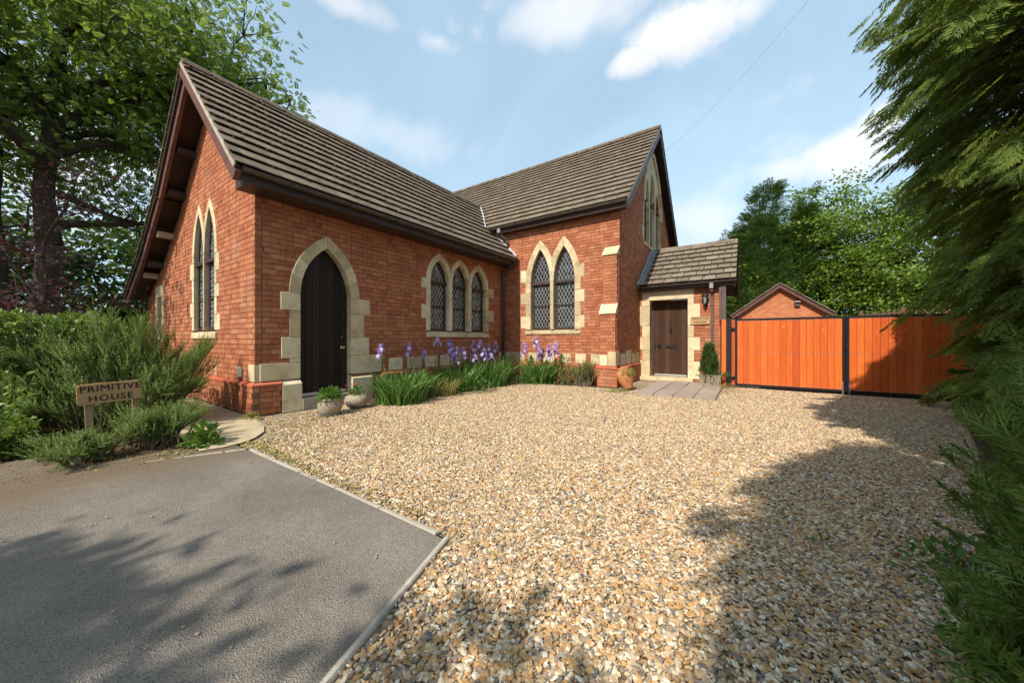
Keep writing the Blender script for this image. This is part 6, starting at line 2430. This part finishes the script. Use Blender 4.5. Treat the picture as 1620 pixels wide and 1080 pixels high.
# ------------------------------------------------------------------ conifers on the right
def big_conifer(label, base, h, rad, n, size, mat, z0=.2, drop=-.40, blob=None, name='conifer_tree', group=None, cull=None, taper=1.5, tmpl=SPRAY, cat='tree'):
    """drooping flat sprays carried on boughs"""
    t = thing(name, label, cat, base, group)
    m = MB()
    limb(m, base, (base[0], base[1], base[2] + h * .97), rad * .10, .02, 8, .006, 9)
    P, D, U = [], [], []
    per = 18
    nb = max(20, n // per)

    def reach(an, zz):
        L = rad * min(1.0, (1 - zz) * taper) ** .75
        return L * blob(an, zz) if blob else L

    # boughs that carry the fans
    for k in range(max(24, nb // 5)):
        zz = ((k + .5) / max(24, nb // 5)) ** .95
        an = k * 2.399963
        L = reach(an, zz) * .9
        b0 = Vector((base[0], base[1], base[2] + z0 + zz * (h - z0)))
        pts = [b0 + Vector((math.cos(an) * L * f, math.sin(an) * L * f, L * (.28 * f - .42 * f * f))) for f in (0, .2, .4, .6, .8, 1)]
        m.tube(pts, [.032, .026, .02, .015, .01, .006], 5, False)
    # drooping fans of spray, each a shelf of foliage with shadow under it
    for k in range(nb):
        zz = rnd.random() ** .95
        an = (rnd.uniform(2.4, 5.6) if rnd.random() < .68 else rnd.uniform(0, 6.283))
        L = reach(an, zz) * rnd.choice((1.0, 1.0, .92, .84, .74)) * rnd.uniform(.93, 1.07)
        c = Vector((base[0] + math.cos(an) * L, base[1] + math.sin(an) * L, base[2] + z0 + zz * (h - z0)))
        fa = an + rnd.gauss(0, .50)
        dz = drop - .35 + rnd.gauss(0, .18)
        ax = Vector((math.cos(fa), math.sin(fa), dz)).normalized()
        side = Vector((-math.sin(fa), math.cos(fa), 0))
        nrm = side.cross(ax) * -1
        if nrm.z < 0:
            nrm = -nrm
        sz = rnd.uniform(.8, 1.25)
        for q in range(per):
            f = q / (per - 1)
            s_ = (1 if q % 2 else -1)
            spread = (1 - f) * rnd.uniform(.5, 1.1)
            p = c + ax * (size * 2.1 * (f - .55) * sz) + side * (s_ * spread * size * .55 * sz) + nrm * rnd.gauss(0, .035)
            p.z -= .10 * size * (s_ * spread) ** 2
            d = ax + side * (s_ * (.25 + .65 * (1 - f))) + Vector((0, 0, -.18))
            P.append(tuple(p))
            D.append(tuple(d))
            U.append((nrm.x + rnd.gauss(0, .18), nrm.y + rnd.gauss(0, .18), nrm.z + rnd.gauss(0, .12)))
    P, D, U = np.array(P), unit(np.array(D)), unit(np.array(U))
    if cull is not None:
        k = cull(P)
        P, D, U = P[k], D[k], U[k]
    m.obj('branches', 'bark', t)
    # inner growth filling the crown's heart, coloured dark to stand for its shade
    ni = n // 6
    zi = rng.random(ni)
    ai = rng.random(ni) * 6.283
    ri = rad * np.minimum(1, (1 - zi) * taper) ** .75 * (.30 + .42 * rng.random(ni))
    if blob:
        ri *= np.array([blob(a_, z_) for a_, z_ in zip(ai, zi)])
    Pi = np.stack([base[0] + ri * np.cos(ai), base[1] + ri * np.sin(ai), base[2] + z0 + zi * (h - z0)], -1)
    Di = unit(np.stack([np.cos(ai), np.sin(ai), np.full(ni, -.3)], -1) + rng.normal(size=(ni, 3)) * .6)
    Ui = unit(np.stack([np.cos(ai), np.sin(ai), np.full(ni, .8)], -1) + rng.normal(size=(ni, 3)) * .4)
    leaf_object('inner_growth', [scatter(SPRAY_LO[0] * np.array([1.3, 1, 1]), SPRAY_LO[1], Pi, frames(Di, Ui), rng.uniform(.8, 1.3, ni) * size * 1.6)], 'inner_shade_leaf', t)
    leaf_object('crown', [scatter(tmpl[0], tmpl[1], P, frames(D, U), rng.uniform(.6, 1.25, len(P)) * size)], mat, t)
    return t


big_conifer('towering dark conifer with drooping sprays at the upper right', (2.98, 4.5, 0), 7.3, 1.75, 13500, .215, 'conifer_leaf', .8, tmpl=SPRAY_MID, blob=lambda a, z: (.66 + .34 * min(1, max(0, (z - .08) / .25))) * (1 + .07 * math.sin(a * 3 + z * 8)), group='conifers along the right edge', taper=2.1)
big_conifer('dark conifer set further back against the end of the orange gate', (4.75, 8.4, 0), 10.0, 2.1, 2300, .50, 'conifer_leaf', .4, group='conifers along the right edge', taper=2.6, tmpl=SPRAY_LO)


def conifer_hedge(label, path, n, size, hts, mat='hedge_conifer_leaf'):
    """bushy low conifer growth along a line; path: (x, y, radius, height)"""
    t = thing('conifer_hedge', label, 'hedge', (path[0][0], path[0][1], 0))
    path = np.array(path)
    s = rng.random(n) ** 1.35 * (len(path) - 1)
    i = np.minimum(s.astype(int), len(path) - 2)
    f = (s - i)[:, None]
    q = path[i] * (1 - f) + path[i + 1] * f
    d = rand_dirs(n, .2)
    d[:, 2] = np.abs(d[:, 2]) * 1.0
    r = .55 + .45 * rng.random(n) ** .5
    lump = 1 + .16 * np.sin(q[:, 0] * 5 + q[:, 1] * 3.7 + d[:, 0] * 4) + .10 * np.sin(q[:, 1] * 9 + d[:, 2] * 7)
    P = np.stack([q[:, 0] + d[:, 0] * q[:, 2] * r * lump, q[:, 1] + d[:, 1] * q[:, 2] * r * lump, .04 + rng.random(n) ** .85 * q[:, 3] * lump], -1)
    # round the top in
    k = P[:, 2] / (q[:, 3] * 1.1)
    shrink = np.sqrt(np.clip(1.15 - k ** 2.6, .1, 1))
    P[:, :2] = q[:, :2] + (P[:, :2] - q[:, :2]) * shrink[:, None]
    outw = unit(P - np.stack([q[:, 0], q[:, 1], q[:, 3] * .45], -1))
    dd = unit(outw * .55 + np.array([0, 0, .55]) + rng.normal(size=(n, 3)) * .40)
    up = unit(rng.normal(size=(n, 3)) * .45 + outw * .8 + np.array([0, 0, .35]))
    up[np.abs((up * dd).sum(1)) > .93] += np.array([.5, .2, 0])
    leaf_object('foliage', [scatter(SPRAY_MID[0] * np.array([1, 1, 1.6]), SPRAY_MID[1], P, frames(dd, up), rng.uniform(.6, 1.25, n) * size)], mat, t)
    m = MB()
    for k in range(26):
        u = rnd.random() * (len(path) - 1.001)
        j = int(u)
        c = path[j] * (1 - (u - j)) + path[j + 1] * (u - j)
        limb(m, (c[0], c[1], 0), (c[0] + rnd.gauss(0, c[2] * .4), c[1] + rnd.gauss(0, c[2] * .4), c[3] * .8), .03, .008, 4, .05, 5)
    m.obj('stems', 'bark', t)
    return t


conifer_hedge('bright green low conifer hedge along the right edge of the gravel', [(1.02, 1.45, .42, .62), (1.36, 2.0, .55, .85), (1.72, 2.9, .66, 1.15), (2.15, 4.2, .66, 1.35), (2.7, 5.6, .70, 1.45), (3.2, 6.8, .8, 1.6), (4.1, 9.2, .95, 1.7)], 9000, .175, None)
leafy_clump('ground_plant', 'dark broad leaved ground plants at the foot of the conifer hedge', 'plant', (1.00, 2.75, 0), 380, .34, .20, .055, 'iris_leaf', stems=8)
leafy_clump('ground_plant', 'broad leaved seedlings under the hedge at the lower right corner', 'plant', (.86, 2.1, 0), 240, .26, .18, .05, 'iris_leaf', stems=6)

# trees behind the camera whose shade falls on the drive
big_conifer('conifer standing behind the viewpoint on the right', (1.05, -1.75, 0), 7.0, .95, 2000, .36, 'conifer_leaf', 1.6, group='conifers along the right edge', taper=2.6, tmpl=SPRAY_LO)
tree('lime_tree', 'leafy tree standing behind the viewpoint on the left', [(-2.8, -6.1, 5.15, .9, .9, .7), (-1.75, -6.0, 5.15, .6, .8, .7), (-1.12, -4.55, 5.15, .34, .35, .35), (-2.3, -6.8, 5.9, 1.4, 1.0, .8), (-2.2, -6.9, 5.2, 1.4, 1.2, .8)],
     [((-2.6, -7.4, 3.2), (-2.8, -6.2, 5.2), .10, 0), ((-2.6, -7.4, 3.4), (-1.7, -6.0, 5.0), .10, 0)], [(-2.6, -7.6, 0), (-2.6, -7.4, 5.6)], .2, 170, 60, .20, (LEAF_V, LEAF_F), .20, 'ash_leaf', inner=.1)
